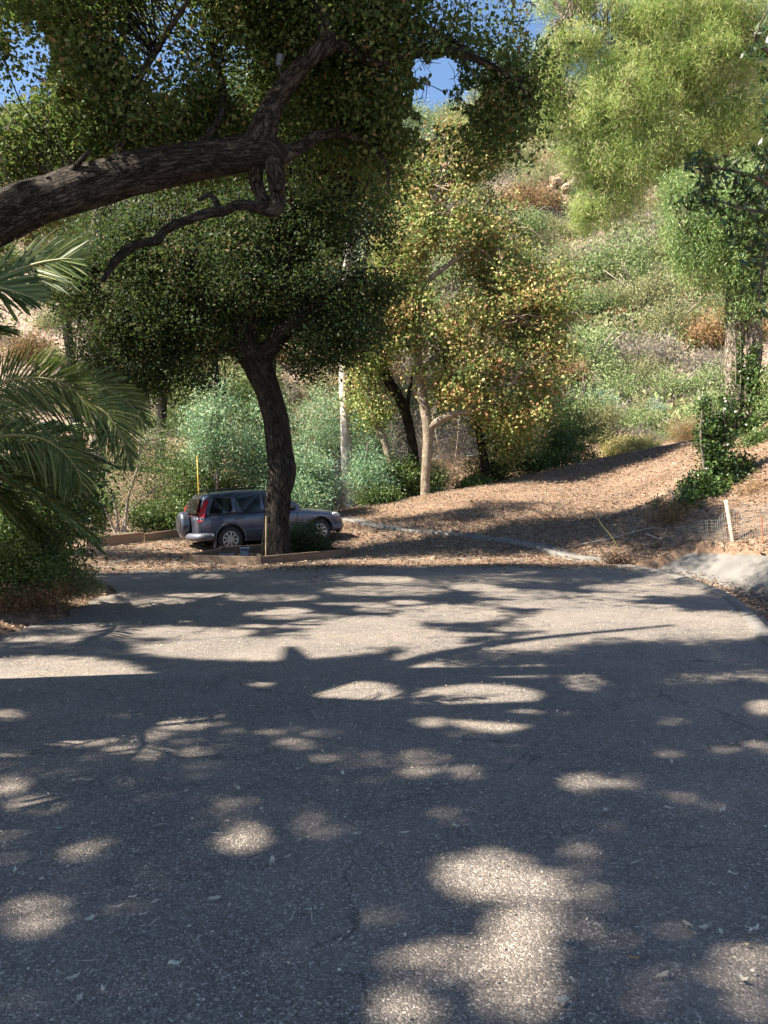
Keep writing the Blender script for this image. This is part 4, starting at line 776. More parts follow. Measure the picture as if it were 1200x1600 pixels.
for _ in range(5000):
    if cnt >= 250: break
    a = random.uniform(-20, 1220); c = random.uniform(180, 690); h_ = ray_ground(a, c)
    if h_ is None: continue
    x, y = h_; r = (random.uniform(1.3, 3.2) if a > 780 else random.uniform(1.0, 2.6))*(0.75+y/95)
    if any((x-u)**2+(y-v)**2 < ((q+r)*.50)**2 for u, v, q in pts_): continue
    bare = (a < 130 and c > 430)
    if bare and random.random() < .85: continue
    if 840 < a < 910 and 255 < c < 310: continue
    f = random.random()
    if a > 780: 
        kk = ('hgreen' if f < .36 else 'holive' if f < .72 else 'hgrey' if f < .88 else 'shrub' if f < .94 else 'hbrown') if c > 380 else ('hgrey' if f < .28 else 'holive' if f < .66 else 'hbrown' if f < .76 else 'hgreen')
    else: kk = 'holive' if f < .35 else 'hgrey' if f < .6 else 'hgreen' if f < .8 else 'hbrown' if f < .9 else 'shrub'
    zone = min(ZONES, key=lambda z: ((z[0]-a)/1.3)**2+(z[1]-c)**2)[2]; sz = 'small' if r < 2.2 else 'mid sized' if r < 3.2 else 'wide'
    put_scrub(kk, x, y, r, f'{sz} {kinds[kk][0]} {zone}', random.uniform(.9, 1.35)); pts_.append((x, y, r)); cnt += 1
print('scrub', cnt)
# low brush and dead grass nobody could count
n = 900000; Yc = rng.uniform(44.5, 135, n); pxs = rng.uniform(-60, 1260, n); xs = (pxs-CX)/F*Yc
dn = vnoise(xs, Yc, 51, 7)+.5*vnoise(xs, Yc, 52, 2.5); bare = (pxs < 140) & (Yc < 75)
k = (rng.random(n) < np.clip(.62+1.1*dn, .12, 1)*np.where(bare, .10, 1)*(Yc/135)**.9); xs = xs[k]; ys = Yc[k]; kd = vnoise(xs, ys, 53, 6)+.4*vnoise(xs, ys, 54, 2)+rng.normal(0, .12, k.sum())
for nm, lo, hi, mt, lab in (('grey_brush', -9, .05, 'hgrey', 'low grey lavender dead brush covering parts of the hillside'), ('olive_groundcover', .05, .22, 'holive', 'low olive ground cover spread over the hillside'), ('green_groundcover', .22, .36, 'hgreen', 'green low growth in patches on the hillside'), ('rusty_grass', .36, 9, 'hbrown', 'rusty dry grass in patches on the hillside')):
    q = (kd >= lo) & (kd < hi); mo = np.clip(vnoise(xs[q], ys[q], 61, 3.2)+.5*vnoise(xs[q], ys[q], 62, 1.3)+.35, 0, 1); hgt = rng.uniform(.0, 1.0, q.sum())*(.25+2.6*mo*(ys[q]/90)); C = np.column_stack([xs[q], ys[q], H(xs[q], ys[q])+hgt]); sz = rng.uniform(.22, .5, q.sum())
    o = link(nm, leaf_mesh(nm, C, sz, (0, 0, 0), np.clip(rng.normal(.5, .25, q.sum()), 0, 1), aspect=.6 if mt in ('holive', 'hgreen') else .24, dirs=np.tile([0, 0, 1.2], (q.sum(), 1))+rng.normal(0, .6, (q.sum(), 3))), M[mt]); o['kind'] = 'stuff'; o['label'] = lab; o['category'] = 'brush'
# ridge trees
rt = [(40,200,110,42,45,'hgreen','light green tree on the ridge under the left patch of sky'),(640,255,100,50,50,'eucfar','pale blue green tree high on the slope beside the yellow sycamore top'),(930,215,108,30,34,'eucfar','grey leaved tree on the ridge left of the pine'),(800,215,118,20,30,'shrub','small dark tree with thin trunk on the ridge'),
      (760,170,125,40,40,'holive','olive ridge tree behind the oak tips'),(860,170,128,50,36,'shrub','dark ridge tree below the pine tips'),(1150,230,100,60,60,'shrub','dark tree behind the pine trunk'),(1050,180,115,60,60,'holive','olive tree hidden behind the pine'),(560,240,115,60,60,'holive','olive ridge tree behind the white eucalyptus'),(200,230,110,90,50,'hgreen','green ridge tree behind the left oak'),(380,220,112,90,50,'holive','olive ridge tree behind the middle of the oak'),(480,225,108,60,50,'shrub','dark ridge tree behind the oak branches'),(700,235,118,40,22,'eucfar','pale ridge tree under the middle patch of sky'),(980,150,128,70,60,'holive','olive ridge tree behind the middle of the pine'),(900,140,130,50,40,'shrub','dark ridge tree behind the left pine sprays'),(735,205,120,50,40,'holive','olive ridge tree just under the middle patch of sky'),(600,200,118,70,60,'hgreen','green ridge tree behind the eucalyptus top'),(790,120,126,46,50,'eucfar','hazy tree rising over the ridge right of the oak tips'),(1180,120,120,60,60,'holive','olive ridge tree at the far right'),(960,90,134,60,50,'shrub','dark tall tree on the crest behind the upper pine sprays'),(840,130,130,40,40,'holive','olive crest tree left of the pine tips'),(1080,110,132,60,60,'eucfar','pale crest tree behind the pine trunk'),(650,200,124,34,30,'hgreen','bright crest tree left of the middle patch of sky'),(100,230,112,60,30,'holive','olive ridge tree left of the limb'),(845,190,122,30,26,'hgreen','green tree on the ridge beside the small palm')]
for (a, c, Yd, rr, hh, mt, lab) in rt:
    b = at_ground(a, Yd); gy_ = HY+F*(EYE-b[2])/Yd
    quick_tree('ridge_tree', lab, b, [[(a,gy_+4,Yd,3),(a+3,(gy_+c)/2,Yd,2.5),(a,c-hh*.5,Yd,1.5)]], [(a,c,Yd,rr,hh,rr*Yd/F*.7),(a-rr*.4,c+hh*.4,Yd,rr*.6,hh*.5,3),(a+rr*.5,c-hh*.1,Yd,rr*.5,hh*.6,3)], 110, 50, .9, .4, M[mt], M['oakbark'], .2, .25, .5, .5, .45, twr=.1, group='trees along the ridge')
# fan palm on the ridge
T_ = Tubes(); h_ = ray_ground(855, 238) or (24, 118)
bz = float(H(np.array([h_[0]]), np.array([h_[1]]))[0]); b = np.array([h_[0], h_[1], bz]); T_.add(catmull([(b[0], b[1], bz-.3), (b[0]+.1, b[1], bz+1.6), (b[0], b[1], bz+3.0)], 4), np.full(9, .28), 8)
n = 320; th = rng.random(n)*6.28; ph = rng.uniform(-.5, 1.3, n); d = np.column_stack([np.cos(th)*np.cos(ph), np.sin(th)*np.cos(ph), np.sin(ph)]); Cc = b+np.array([0, 0, 3.1])+d*1.1
tree('fan_palm', 'small green fan palm on the ridge between the pine and the sycamore', 'palm tree', b, T_, M['sycbark'], leaf_mesh('crown', Cc, 1.9, b, rng.random(n), aspect=.09, dirs=d*4), M['hgreen'])
# pale rocks
for (a, c, r, lab) in [(872,285,1.3,'tallest pale rock outcrop near the crest'),(890,292,1.1,'low pale rock right of the tallest outcrop'),(860,300,.8,'small pale rock at the outcrop foot')]:
    h_ = ray_ground(a, c+8)
    if h_ is None: continue
    bm = bmesh.new(); bmesh.ops.create_icosphere(bm, subdivisions=4, radius=1)
    for v in bm.verts:
        p_ = v.co; f = 1+.35*math.sin(p_.x*3+c)*math.cos(p_.z*4)+.22*float(vnoise(np.array([p_.x*3+p_.z*2]), np.array([p_.y*3-p_.z]), 5, .5)[0])
        v.co = Vector((p_.x*f, p_.y*f, p_.z*f*1.1))*r
        if int(abs(p_.z)*7) % 2: v.co *= .95
    o = bm_obj('rock_outcrop', bm, M['rock']); o.location = (h_[0], h_[1], float(H(np.array([h_[0]]), np.array([h_[1]]))[0])+r*.15); tag(o, lab, 'rock', 'pale rocks near the crest')

# ================================================================ palms
def frond(Tr, leafV, leafT, pts, Lf, nl, up=0.5, taper=.35, droop=.5, wid=.03, spread=60, plane=None):
    """pts world (x,y,z); leaflets in two rows along the rib"""
    q = catmull(pts, 10); Tr.add(q, np.linspace(.022, .004, len(q)), 6)
    tn = unit(np.gradient(q, axis=0)); s = np.linspace(0.06, 1, nl)*(len(q)-1); i = np.floor(s).astype(int).clip(0, len(q)-2); f = (s-i)[:, None]
    c = q[i]*(1-f)+q[i+1]*f; t = unit(tn[i]*(1-f)+tn[i+1]*f)
    u = unit(np.cross(t, np.array([0, 0, 1.0]))) if plane is None else unit(np.array(plane, float)-(t@np.array(plane, float))[:, None]*t)
    up_ = np.cross(u, t)
    S_ = np.linspace(0, 1, nl); ll = Lf*np.clip(np.sin(np.pi*(.12+.80*S_))**.6, .2, 1)*(1-.35*S_**4)
    for sd in (-1, 1):
        ang = R(spread)*(1-.55*S_**1.5)+rng.normal(0, .10, nl)
        d = t*np.cos(ang)[:, None]+(u*sd*math.cos(up)+up_*math.sin(up))*np.sin(ang)[:, None]; d = unit(d+rng.normal(0, .10, (nl, 3)))
        w_ = unit(np.cross(d, up_+u*sd*.6+rng.normal(0, .25, (nl, 3))))
        L = (ll*rng.uniform(.85, 1.1, nl))[:, None]; g = np.array([0, 0, -1.0])
        p0 = c; p1 = c+d*L*.45+g*L*droop*.10; p2 = c+d*L*.8+g*L*droop*.33; p3 = c+d*L*.99+g*L*droop*.5
        k = wid*.5
        V = np.stack([p0-w_*k*.5, p0+w_*k*.5, p1+w_*k, p1-w_*k, p2+w_*k*.7, p2-w_*k*.7, p3+w_*k*.06, p3-w_*k*.06], 1)
        leafV.append(V.reshape(-1, 3)); leafT.append(np.repeat(np.clip(rng.normal(.55, .25, nl), 0, 1), 3))
def build_palm(label, base, ztop, fr, trunk_r):
    r = thing('date_palm', label, 'palm tree', base); T_ = Tubes(); base = np.array(base)
    pts_ = [(base[0], base[1], base[2]-.1), (base[0]+.03, base[1], (base[2]+ztop)/2), (base[0], base[1], ztop)]; q = catmull(pts_, 12); rad = trunk_r*(1+.12*np.sin(np.arange(len(q))*2.4)); T_.add(q, rad, 14, .2, 3)
    T_.build('trunk', M['oakbark'], r, base)
    for args in fr:
        Tr = Tubes(); LV = []; LT = []; frond(Tr, LV, LT, **args)
        V = np.vstack(LV)-base; nq = len(V)//8; b8 = np.arange(nq)[:, None]*8
        Q = np.concatenate([b8+np.array([[0, 1, 2, 3]]), b8+np.array([[3, 2, 4, 5]]), b8+np.array([[5, 4, 6, 7]])], 1).reshape(-1, 4)
        f = link('frond', mesh_np('frond', V, Q, np.concatenate(LT)), M['palm'], r); Tr.build('rib', M['palmrib'], f, base)
    return r
def wp(*a): return [tuple(P(*p)) for p in a]
# lower palm
b1 = (-5.3, 9.2, .12); zt = 2.0; FR = []
def rad_frond(c, az, el, ln, Lf, nl, drp=.9, sag=1.0, up=.45):
    d = np.array([math.cos(az)*math.cos(el), math.sin(az)*math.cos(el), math.sin(el)]); p = [np.array(c)+d*ln*s+np.array([0, 0, -sag*ln*(s**2)*.42]) for s in (0, .25, .5, .75, 1)]
    return dict(pts=p, Lf=Lf, nl=nl, droop=drp, up=up)
cen = (-5.3, 9.2, 2.05)
FR.append(dict(pts=wp((-100,730,9.2),(-40,665,9.1),(40,637,9.0),(110,628,9.0),(160,641,9.0),(188,680,9.0),(200,720,9.0)), Lf=.52, nl=150, droop=.35, up=.25, wid=.018, plane=(0,.45,.9)))
FR.append(dict(pts=wp((-100,730,9.2),(-30,640,9.6),(60,600,9.8),(140,600,9.9),(195,625,9.9),(225,660,9.9)), Lf=.50, nl=140, droop=.25, up=.2, wid=.018, plane=(0,.3,.95)))
FR.append(dict(pts=wp((-100,735,9.2),(-30,690,8.8),(40,680,8.9),(85,695,8.9),(115,725,8.9),(128,755,8.9)), Lf=.50, nl=120, droop=.5, up=.2, wid=.018, plane=(0,.3,.95)))
FR.append(dict(pts=wp((-100,740,9.2),(-40,640,8.8),(0,600,8.7),(60,590,8.6),(110,605,8.6),(140,640,8.6)), Lf=.50, nl=140, droop=.25, up=.2, wid=.018, plane=(0,-.3,.95)))
for az, el, ln in [(.35, .25, 1.9), (.7, .3, 2.2), (1.2, .4, 2.6), (-1.5, .5, 1.8), (2.0, .5, 2.6), (3.0, .4, 2.6), (4.0, .5, 2.6), (1.7, 1.0, 2.4), (0.0, -.2, 1.8), (.5, -.3, 1.9), (.9, -.2, 2.1), (.15, .3, 1.7), (.45, .5, 2.1), (.3, -.6, 1.2), (.75, -.5, 1.4), (1.3, -.3, 1.9), (.6, .0, 1.8)]:
    FR.append(rad_frond(cen, az, el, ln, .46, 80, drp=.4, sag=.8))
build_palm('low date palm with arching dark fronds at the left road edge', b1, zt, FR, .28)
# upper palm: only its frond tips reach into the view
FR = []; cen = (-3.9, 4.6, 2.5)
FR.append(dict(pts=[cen]+wp((-100,470,5.05),(0,432,5.2),(32,420,5.2),(67,410,5.2),(98,405,5.2),(112,405,5.2)), Lf=.39, nl=70, droop=.14, up=.12, wid=.016, spread=52, plane=(0,.35,.94)))
FR.append(dict(pts=[cen]+wp((-110,470,4.95),(-30,448,4.95),(10,452,4.95),(50,465,4.95)), Lf=.34, nl=56, droop=.12, up=.12, wid=.020, spread=46, plane=(0,.5,.86)))
FR.append(dict(pts=[cen]+wp((-110,520,4.95),(-60,512,4.95),(-20,512,4.95),(10,516,4.95)), Lf=.25, nl=40, droop=.2, up=.1, wid=.02, spread=40))
FR.append(dict(pts=[cen]+wp((-130,380,5.05),(-90,330,5.05),(-50,330,5.05)), Lf=.35, nl=40, droop=.2, up=.2, wid=.022))
for az, el, ln in [(1.6, .6, 1.8), (2.3, .4, 1.8), (3.1, .5, 1.8), (3.9, .4, 1.8), (2.7, 1.0, 2.0), (4.4, .7, 1.9)]: FR.append(rad_frond(cen, az, el, ln, .4, 50))
build_palm('taller date palm at the left edge with one pale sunlit frond across the limb', (-4.0, 4.6, .12), 2.45, FR, .2)

# ---- roadside shrubs at left
b = at_ground(40, 10.2)
quick_tree('feathery_shrub', 'dark feathery green shrub at the left road edge under the palm', (-4.9, 10.2, .1), [[(20,900,10.2,4),(30,850,10.1,3),(20,790,10.1,2)],[(40,900,10.2,4),(70,850,10.1,3),(90,830,10,1.5)],[(0,900,10.2,4),(-30,850,10.1,3),(-40,800,10.1,1.5)]],
 [(30,850,10.1,70,55,.6),(70,880,10,55,35,.5),(0,800,10.2,50,35,.5),(-40,870,10,60,60,.6),(30,910,9.9,70,35,.5),(90,835,10.2,25,18,.3)], 420, 70, .085, .045, M['shrub'], M['twig'], .03, .35, .4, .5, .55, twr=.01, cat='bush', names=('stems', 'foliage'))
quick_tree('dry_bush', 'rust and yellow green dry bush at the shoulder beside the feathery shrub', (-4.35, 10.6, .1), [[(110,930,10.6,2),(115,900,10.6,1.5),(125,870,10.6,.8)],[(100,930,10.6,2),(80,900,10.6,1.5),(70,880,10.5,.8)],[(115,930,10.6,2),(140,905,10.6,1.5),(155,890,10.5,.8)]],
 [(115,908,10.6,40,28,.4),(80,918,10.4,35,24,.35),(140,915,10.7,20,20,.25)], 230, 60, .07, .045, M['holive'], M['twig'], .02, .5, .15, .35, .6, twr=.006, cat='bush', names=('stems', 'foliage'))
quick_tree('dry_bush', 'brown withered bush at the base of the dark feathery shrub', (-4.4, 9.7, .1), [[(60,945,9.8,2),(70,915,9.8,1.5),(80,890,9.8,.8)],[(50,945,9.8,2),(30,915,9.8,1.5),(20,900,9.7,.8)]],
 [(70,925,9.8,40,22,.3),(20,935,9.6,45,20,.3)], 150, 60, .06, .04, M['hbrown'], M['twig'], .02, .5, .2, .3, .6, twr=.006, cat='bush', names=('stems', 'foliage'))
xs = rng.uniform(-7, -3.9, 9000); ys = rng.uniform(5.5, 14, 9000); k = (xl(ys)-xs > -.12-rng.exponential(.1, 9000))
o = litter('shoulder_leaves', xs[k], ys[k], rng.uniform(.03, .075, k.sum()), M['litter'], 'dry leaves under the shrubs on the left shoulder', .03); o['category'] = 'leaf litter'
# small things on the right
b = at_ground(1025, 19.3)
quick_tree('seedling', 'small leafy seedling at the crest beside the dirt path', b, [[(1030,806,19.3,1),(1026,790,19.3,.8),(1028,770,19.3,.5)],[(1030,806,19.3,1),(1040,785,19.3,.5)]], [(1028,788,19.3,14,16,.2)], 26, 14, .05, .05, M['ivy'], M['twig'], .02, .8, .5, .3, .4, twr=.006, cat='plant', names=('stems', 'foliage'))
# planter shrub
b = at_ground(475, 19.4)
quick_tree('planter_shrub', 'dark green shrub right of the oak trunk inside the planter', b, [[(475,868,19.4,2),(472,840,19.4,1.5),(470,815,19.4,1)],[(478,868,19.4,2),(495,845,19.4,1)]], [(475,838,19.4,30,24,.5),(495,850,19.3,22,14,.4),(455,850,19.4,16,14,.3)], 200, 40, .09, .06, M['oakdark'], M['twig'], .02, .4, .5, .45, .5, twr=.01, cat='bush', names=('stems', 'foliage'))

# ================================================================ timber edging and small structures
def plank_bm(bm, a, b, h, th, z0=-.06):
    """upright board between two ground points"""
    a = np.array(a, float); b = np.array(b, float); d = unit(b[:2]-a[:2]); nr = np.array([-d[1], d[0]])*th*.5
    vs = []
    for p in (a, b):
        for s, z in ((1, z0), (-1, z0), (-1, h), (1, h)): vs.append(bm.verts.new((p[0]+nr[0]*s, p[1]+nr[1]*s, p[2]+z)))
    for f in ((0, 1, 2, 3), (7, 6, 5, 4), (0, 4, 5, 1), (1, 5, 6, 2), (2, 6, 7, 3), (3, 7, 4, 0)): bm.faces.new([vs[i] for i in f])
def gpt(x, y, dz=0): return (x, y, gz(x, y)+dz)
pr = thing('planter', 'low timber edging forming an angular planter round the oak trunk', 'planter', (-2.7, 18.4, 0))
cor = [(-4.45, 17.3), (-2.75, 16.95), (-0.88, 19.0), (-2.2, 20.6), (-4.15, 19.55)]
zc = [gz(*c) for c in cor]
for i in range(5):
    a, b = np.array(cor[i]), np.array(cor[(i+1) % 5]); d = unit(b-a); bm = bmesh.new()
    plank_bm(bm, (*(a+d*.05-np.array([-2.7, 18.4])), zc[i]), (*(b-d*.05-np.array([-2.7, 18.4])), zc[(i+1) % 5]), .20 if i != 3 else .24, .075)
    bm_obj('timber', bm, M['wood'], pr, bevel=.006)
for i in range(5):
    a = np.array(cor[i])-np.array([-2.7, 18.4]); bm = bmesh.new(); bmesh.ops.create_cube(bm, size=1)
    for v in bm.verts: v.co = Vector((v.co.x*.1+a[0], v.co.y*.1+a[1], v.co.z*.36+zc[i]+.06))
    bm_obj('corner_post', bm, M['wood'], pr, bevel=.006)
# dark soil and leaves within the planter come with the litter sheet
ret = thing('retaining_board', 'sunlit timber board edging the parking bay left of the car', 'timber edging', gpt(-7.6, 21.6))
c0 = np.array(gpt(-7.6, 21.6))
for a, b, h in (((-8.15, 21.0), (-7.0, 22.35), .30), ((-6.97, 22.4), (-6.0, 23.6), .24)):
    bm = bmesh.new(); plank_bm(bm, np.array(gpt(*a))-c0, np.array(gpt(*b))-c0, h, .09); bm_obj('board', bm, M['wood2'], ret, bevel=.008)
# utility box things in the planter: small post by the trunk
tb = Tubes(); p0 = P(415, 878, 17.6); tb.add([p0, p0+np.array([.01, 0, 1.05])], [.012, .012], 6)
m_, nt_, out_ = new_mat('yellow_paint'); pbsdf(nt_, out_, (0.42, 0.29, 0.03), .6); M['yellow'] = m_
m_, nt_, out_ = new_mat('tan_stake'); pbsdf(nt_, out_, (0.26, 0.19, 0.11), .8); M['stake'] = m_
o = tb.build('thin_stake', M['stake'], None); tag(o, 'thin tan stake against the front of the oak trunk', 'stake')
m_, nt_, out_ = new_mat('blue_plastic'); pbsdf(nt_, out_, (0.03, 0.055, 0.10), .5); M['blue'] = m_
def boxo(name, c, s, mat, label=None, cat=None, bevel=.01, parent=None, rz=0):
    bm = bmesh.new(); bmesh.ops.create_cube(bm, size=1)
    for v in bm.verts: v.co = Vector((v.co.x*s[0], v.co.y*s[1], v.co.z*s[2]))
    o = bm_obj(name, bm, mat, parent, bevel=bevel); o.location = c; o.rotation_euler.z = rz
    if label: tag(o, label, cat)
    return o
vb = thing('valve_box', 'small dark blue irrigation box left of the oak trunk base', 'valve box', (-3.25, 18.0, .05))
boxo('box', (0, 0, .12), (.2, .16, .24), M['blue'], parent=vb); boxo('lid', (0, 0, .255), (.23, .19, .03), M['blue'], parent=vb, bevel=.006)
vb = thing('valve_box', 'flat blue irrigation box lying lowest beside the planter edge', 'valve box', (-3.62, 17.75, .05))
boxo('box', (0, 0, .06), (.34, .16, .12), M['blue'], parent=vb); boxo('lid', (0, 0, .135), (.37, .19, .02), M['blue'], parent=vb, bevel=.006)
# yellow marker pole
tb = Tubes(); p0 = P(312, 800, 26); p1 = P(308, 712, 26); tb.add([p0, (p0+p1)/2, p1], [.026, .026, .024], 8); o = tb.build('marker_pole', M['yellow'], None); tag(o, 'upright yellow pole rising behind the car roof', 'pole')
# white pipe, wires
m_, nt_, out_ = new_mat('white_pipe'); pbsdf(nt_, out_, (0.72, 0.70, 0.66), .5); M['white'] = m_
tb = Tubes(); tb.add([P(160, 594, 34), P(196, 593, 34)], [.05, .05], 8); tb.add([P(163, 594, 34), P(163, 840, 34)], [.04, .04], 6); o = tb.build('pipe_rail', M['white'], None); tag(o, 'thin white horizontal pipe beside the brown trunk', 'pipe')
m_, nt_, out_ = new_mat('wire_rubber'); pbsdf(nt_, out_, (0.03, 0.03, 0.03), .6); M['wire'] = m_
tb = Tubes(); tb.add(catmull([P(-60, 568, 30), P(40, 578, 30), P(150, 572, 30)], 8), np.full(17, .012), 4); o = tb.build('overhead_wire', M['wire'], None); tag(o, 'thin sagging wire crossing the bare slope at left', 'wire')
# lamp hanging in the oak
lp = thing('tree_spotlight', 'small grey spotlight fixed above the bright branch of the leaning oak', 'light', P(437, 95, 5.88)); 
m_, nt_, out_ = new_mat('grey_metal'); pbsdf(nt_, out_, (0.16, 0.18, 0.22), .4, metal=.2); M['greymetal'] = m_
bm = bmesh.new(); bmesh.ops.create_cone(bm, cap_ends=True, segments=16, radius1=.024, radius2=.034, depth=.085, matrix=Matrix.Rotation(R(12), 4, 'Y')); bm_obj('lamp_head', bm, M['greymetal'], lp, bevel=.006)
tb = Tubes(); tb.add([(0, 0, -.04), (.0, 0, -.07), (.02, .0, -.16)], [.012, .012, .01], 6); tb.build('bracket', M['wire'], lp)

# ---- fence on the right bank
wm, nt_, out_ = new_mat('galvanised_wire'); pbsdf(nt_, out_, (0.14, 0.135, 0.125), .6, metal=.3)
rm, nt_, out_ = new_mat('rusty_bar'); pbsdf(nt_, out_, (0.16, 0.06, 0.03), .8)
fe = thing('wire_fence', 'low bent wire mesh fence beyond the concrete drain', 'fence', gpt(7.2, 16.6))
f0 = np.array(fe.location); tb = Tubes()
fp = np.array([(6.3, 17.3), (6.9, 17.0), (7.35, 16.55), (7.9, 16.3), (8.6, 16.0), (9.6, 15.9)]); fc = catmull(fp, 8); fz = np.maximum(H(fc[:, 0], fc[:, 1], raw=True), .28)
fh = np.interp(np.arange(len(fc)), [0, 14, 18, len(fc)], [.34, .5, .72, .6])
for i in range(len(fc)):
    lean = .05*math.sin(i*1.1); tb.add([(fc[i, 0], fc[i, 1], fz[i]-.1), (fc[i, 0]+lean, fc[i, 1]+.05, fz[i]+fh[i])], [.005, .005], 4)
    if i < len(fc)-1:
        m = (fc[i]+fc[i+1])/2; tb.add([(m[0], m[1], (fz[i]+fz[i+1])/2-.1), (m[0]+lean, m[1]+.05, (fz[i]+fz[i+1])/2+(fh[i]+fh[i+1])/2)], [.005, .005], 4)
for k_ in range(7):
    s = k_/6; tb.add(np.column_stack([fc[:, 0]+.05*s*np.sin(np.arange(len(fc))*1.1), fc[:, 1]+.05*s, fz+fh*s+.012*np.sin(np.arange(len(fc))*.9+k_)]), np.full(len(fc), .005), 4)
tb.build('wire_mesh', wm, fe, f0)
tb = Tubes(); p0 = P(1149, 868, 16.5); p1 = P(1134, 781, 16.4); tb.add([p0-np.array([0, 0, .2]), p0, p1], [.042, .042, .040], 10); 
m_, nt_, out_ = new_mat('bleached_post'); nn = noise(nt_, 9, 5, .6, opos(nt_)); pbsdf(nt_, out_, ramp(nt_, [(.3, (.24, .18, .12)), (.7, (.46, .39, .30))], nn), .7)
o = tb.build('fence_post', m_, None); tag(o, 'pale leaning post standing at the wire fence', 'post')
tb = Tubes(); tb.add([P(1148, 782, 16.35), P(1134, 780, 16.4)], [.02, .02], 6)
tb = Tubes(); p0 = P(1193, 872, 16); p1 = P(1190, 806, 16); tb.add([p0, p1], [.014, .014], 6); o = tb.build('rebar_stake', rm, None); tag(o, 'thin rusty bar upright at the right end of the fence', 'stake')
# yellow leaning rod, brush clump
m_, nt_, out_ = new_mat('dull_yellow'); pbsdf(nt_, out_, (0.22, 0.19, 0.06), .7)
tb = Tubes(); tb.add(catmull([P(972, 866, 17.1), P(958, 842, 17.2), P(942, 822, 17.4), P(934, 810, 17.5)], 4), np.linspace(.014, .006, 13), 5); o = tb.build('leaning_rod', m_, None); tag(o, 'thin yellowish stem leaning over the end of the concrete strip', 'stem')
b = np.array((5.1, 16.95, .1)); L = in_blobs([(5.1, 16.95, .17, .34, .22, .14)], 900); T_ = Tubes()
for k_ in range(12):
    a = rng.random()*6.28; T_.add(catmull([b+np.array([0, 0, .03]), b+np.array([math.cos(a)*.15, math.sin(a)*.12, .16]), b+np.array([math.cos(a)*.38, math.sin(a)*.25, .08+.2*rng.random()])], 3), np.linspace(.01, .003, 7), 4)
tree('brush_clump', 'dark brown clump of dead brush where strip and drain meet', 'brush', b, T_, M['twig'], leaf_mesh('dead_leaves', L, .06, b, rng.random(len(L))*.5, aspect=.4), M['litter'], None, 'dead_leaves', 'twigs')
# fallen branches on the right slope
for pts_, lab in (([(905,845,18.6),(950,838,18.6),(1010,822,18.4),(1040,824,18.2)], 'bare fallen branch lying across the leaf covered foot of the bank'), ([(1010,825,18.2),(1030,838,17.9),(1060,852,17.6)], 'short dark fallen branch near the fence end'), ([(1045,780,19.2),(1052,768,19.2),(1048,752,19.3)], 'forked dead twig standing on the bank crest')):
    tb = Tubes(); q = catmull([P(*p)+np.array([0, 0, .0]) for p in pts_], 5); zg = H(q[:, 0], q[:, 1], raw=True)
    if 'standing' not in lab: q[:, 2] = zg+.05
    else: q[:, 2] = q[:, 2]-q[0, 2]+zg[0]
    tb.add(q, np.linspace(.022, .008, len(q)), 6); m0 = len(q)//2
    tb.add([q[m0], q[m0]+np.array([.12, -.05, .16]), q[m0]+np.array([.18, -.1, .3])], [.012, .008, .004], 5); o = tb.build('fallen_branch', M['deadtwig'], None); tag(o, lab, 'branch')

# ================================================================ the parked car
cm, nt_, out_ = new_mat('grey_car_paint'); nn = noise(nt_, 5, 4, .6, opos(nt_)); pb_ = pbsdf(nt_, out_, ramp(nt_, [(.3, (.075, .082, .112)), (.8, (.11, .118, .152))], nn), ramp(nt_, [(.3, (.26,)*3), (.8, (.42,)*3)], nn), metal=.55, coat=.6)
lm, nt_, out_ = new_mat('lower_cladding'); pbsdf(nt_, out_, (.11, .115, .135), .5, metal=.3)
gm, nt_, out_ = new_mat('tinted_glass'); pbsdf(nt_, out_, (.010, .012, .015), .06, spec=.7)
km, nt_, out_ = new_mat('black_plastic'); pbsdf(nt_, out_, (.02, .02, .021), .6)
tm, nt_, out_ = new_mat('tyre_rubber'); pbsdf(nt_, out_, (.035, .033, .031), .85)
am, nt_, out_ = new_mat('alloy'); pbsdf(nt_, out_, (.55, .54, .52), .35, metal=.7)
rl, nt_, out_ = new_mat('red_lens'); pbsdf(nt_, out_, (.45, .015, .02), .15, coat=.8)
wl, nt_, out_ = new_mat('clear_lens'); pbsdf(nt_, out_, (.55, .55, .58), .12, coat=.8)
pm, nt_, out_ = new_mat('plate_white'); pbsdf(nt_, out_, (.7, .7, .68), .5)
head = Vector((2.31, 1.25, 0.156)); yaw = math.atan2(head.y, head.x); pitch = -math.atan2(head.z, math.hypot(head.x, head.y))
lf = Vector((-math.sin(yaw), math.cos(yaw), 0))
car = thing('parked_suv', 'dark grey SUV with a rear spare wheel parked behind the planter oak', 'car', (0, 0, 0))
car.location = Vector((-4.15, 20.8, 0.0))+lf*.78      # origin: ground under the rear axle
car.rotation_euler = (0, pitch, yaw)
WB = 2.62; WR = .345
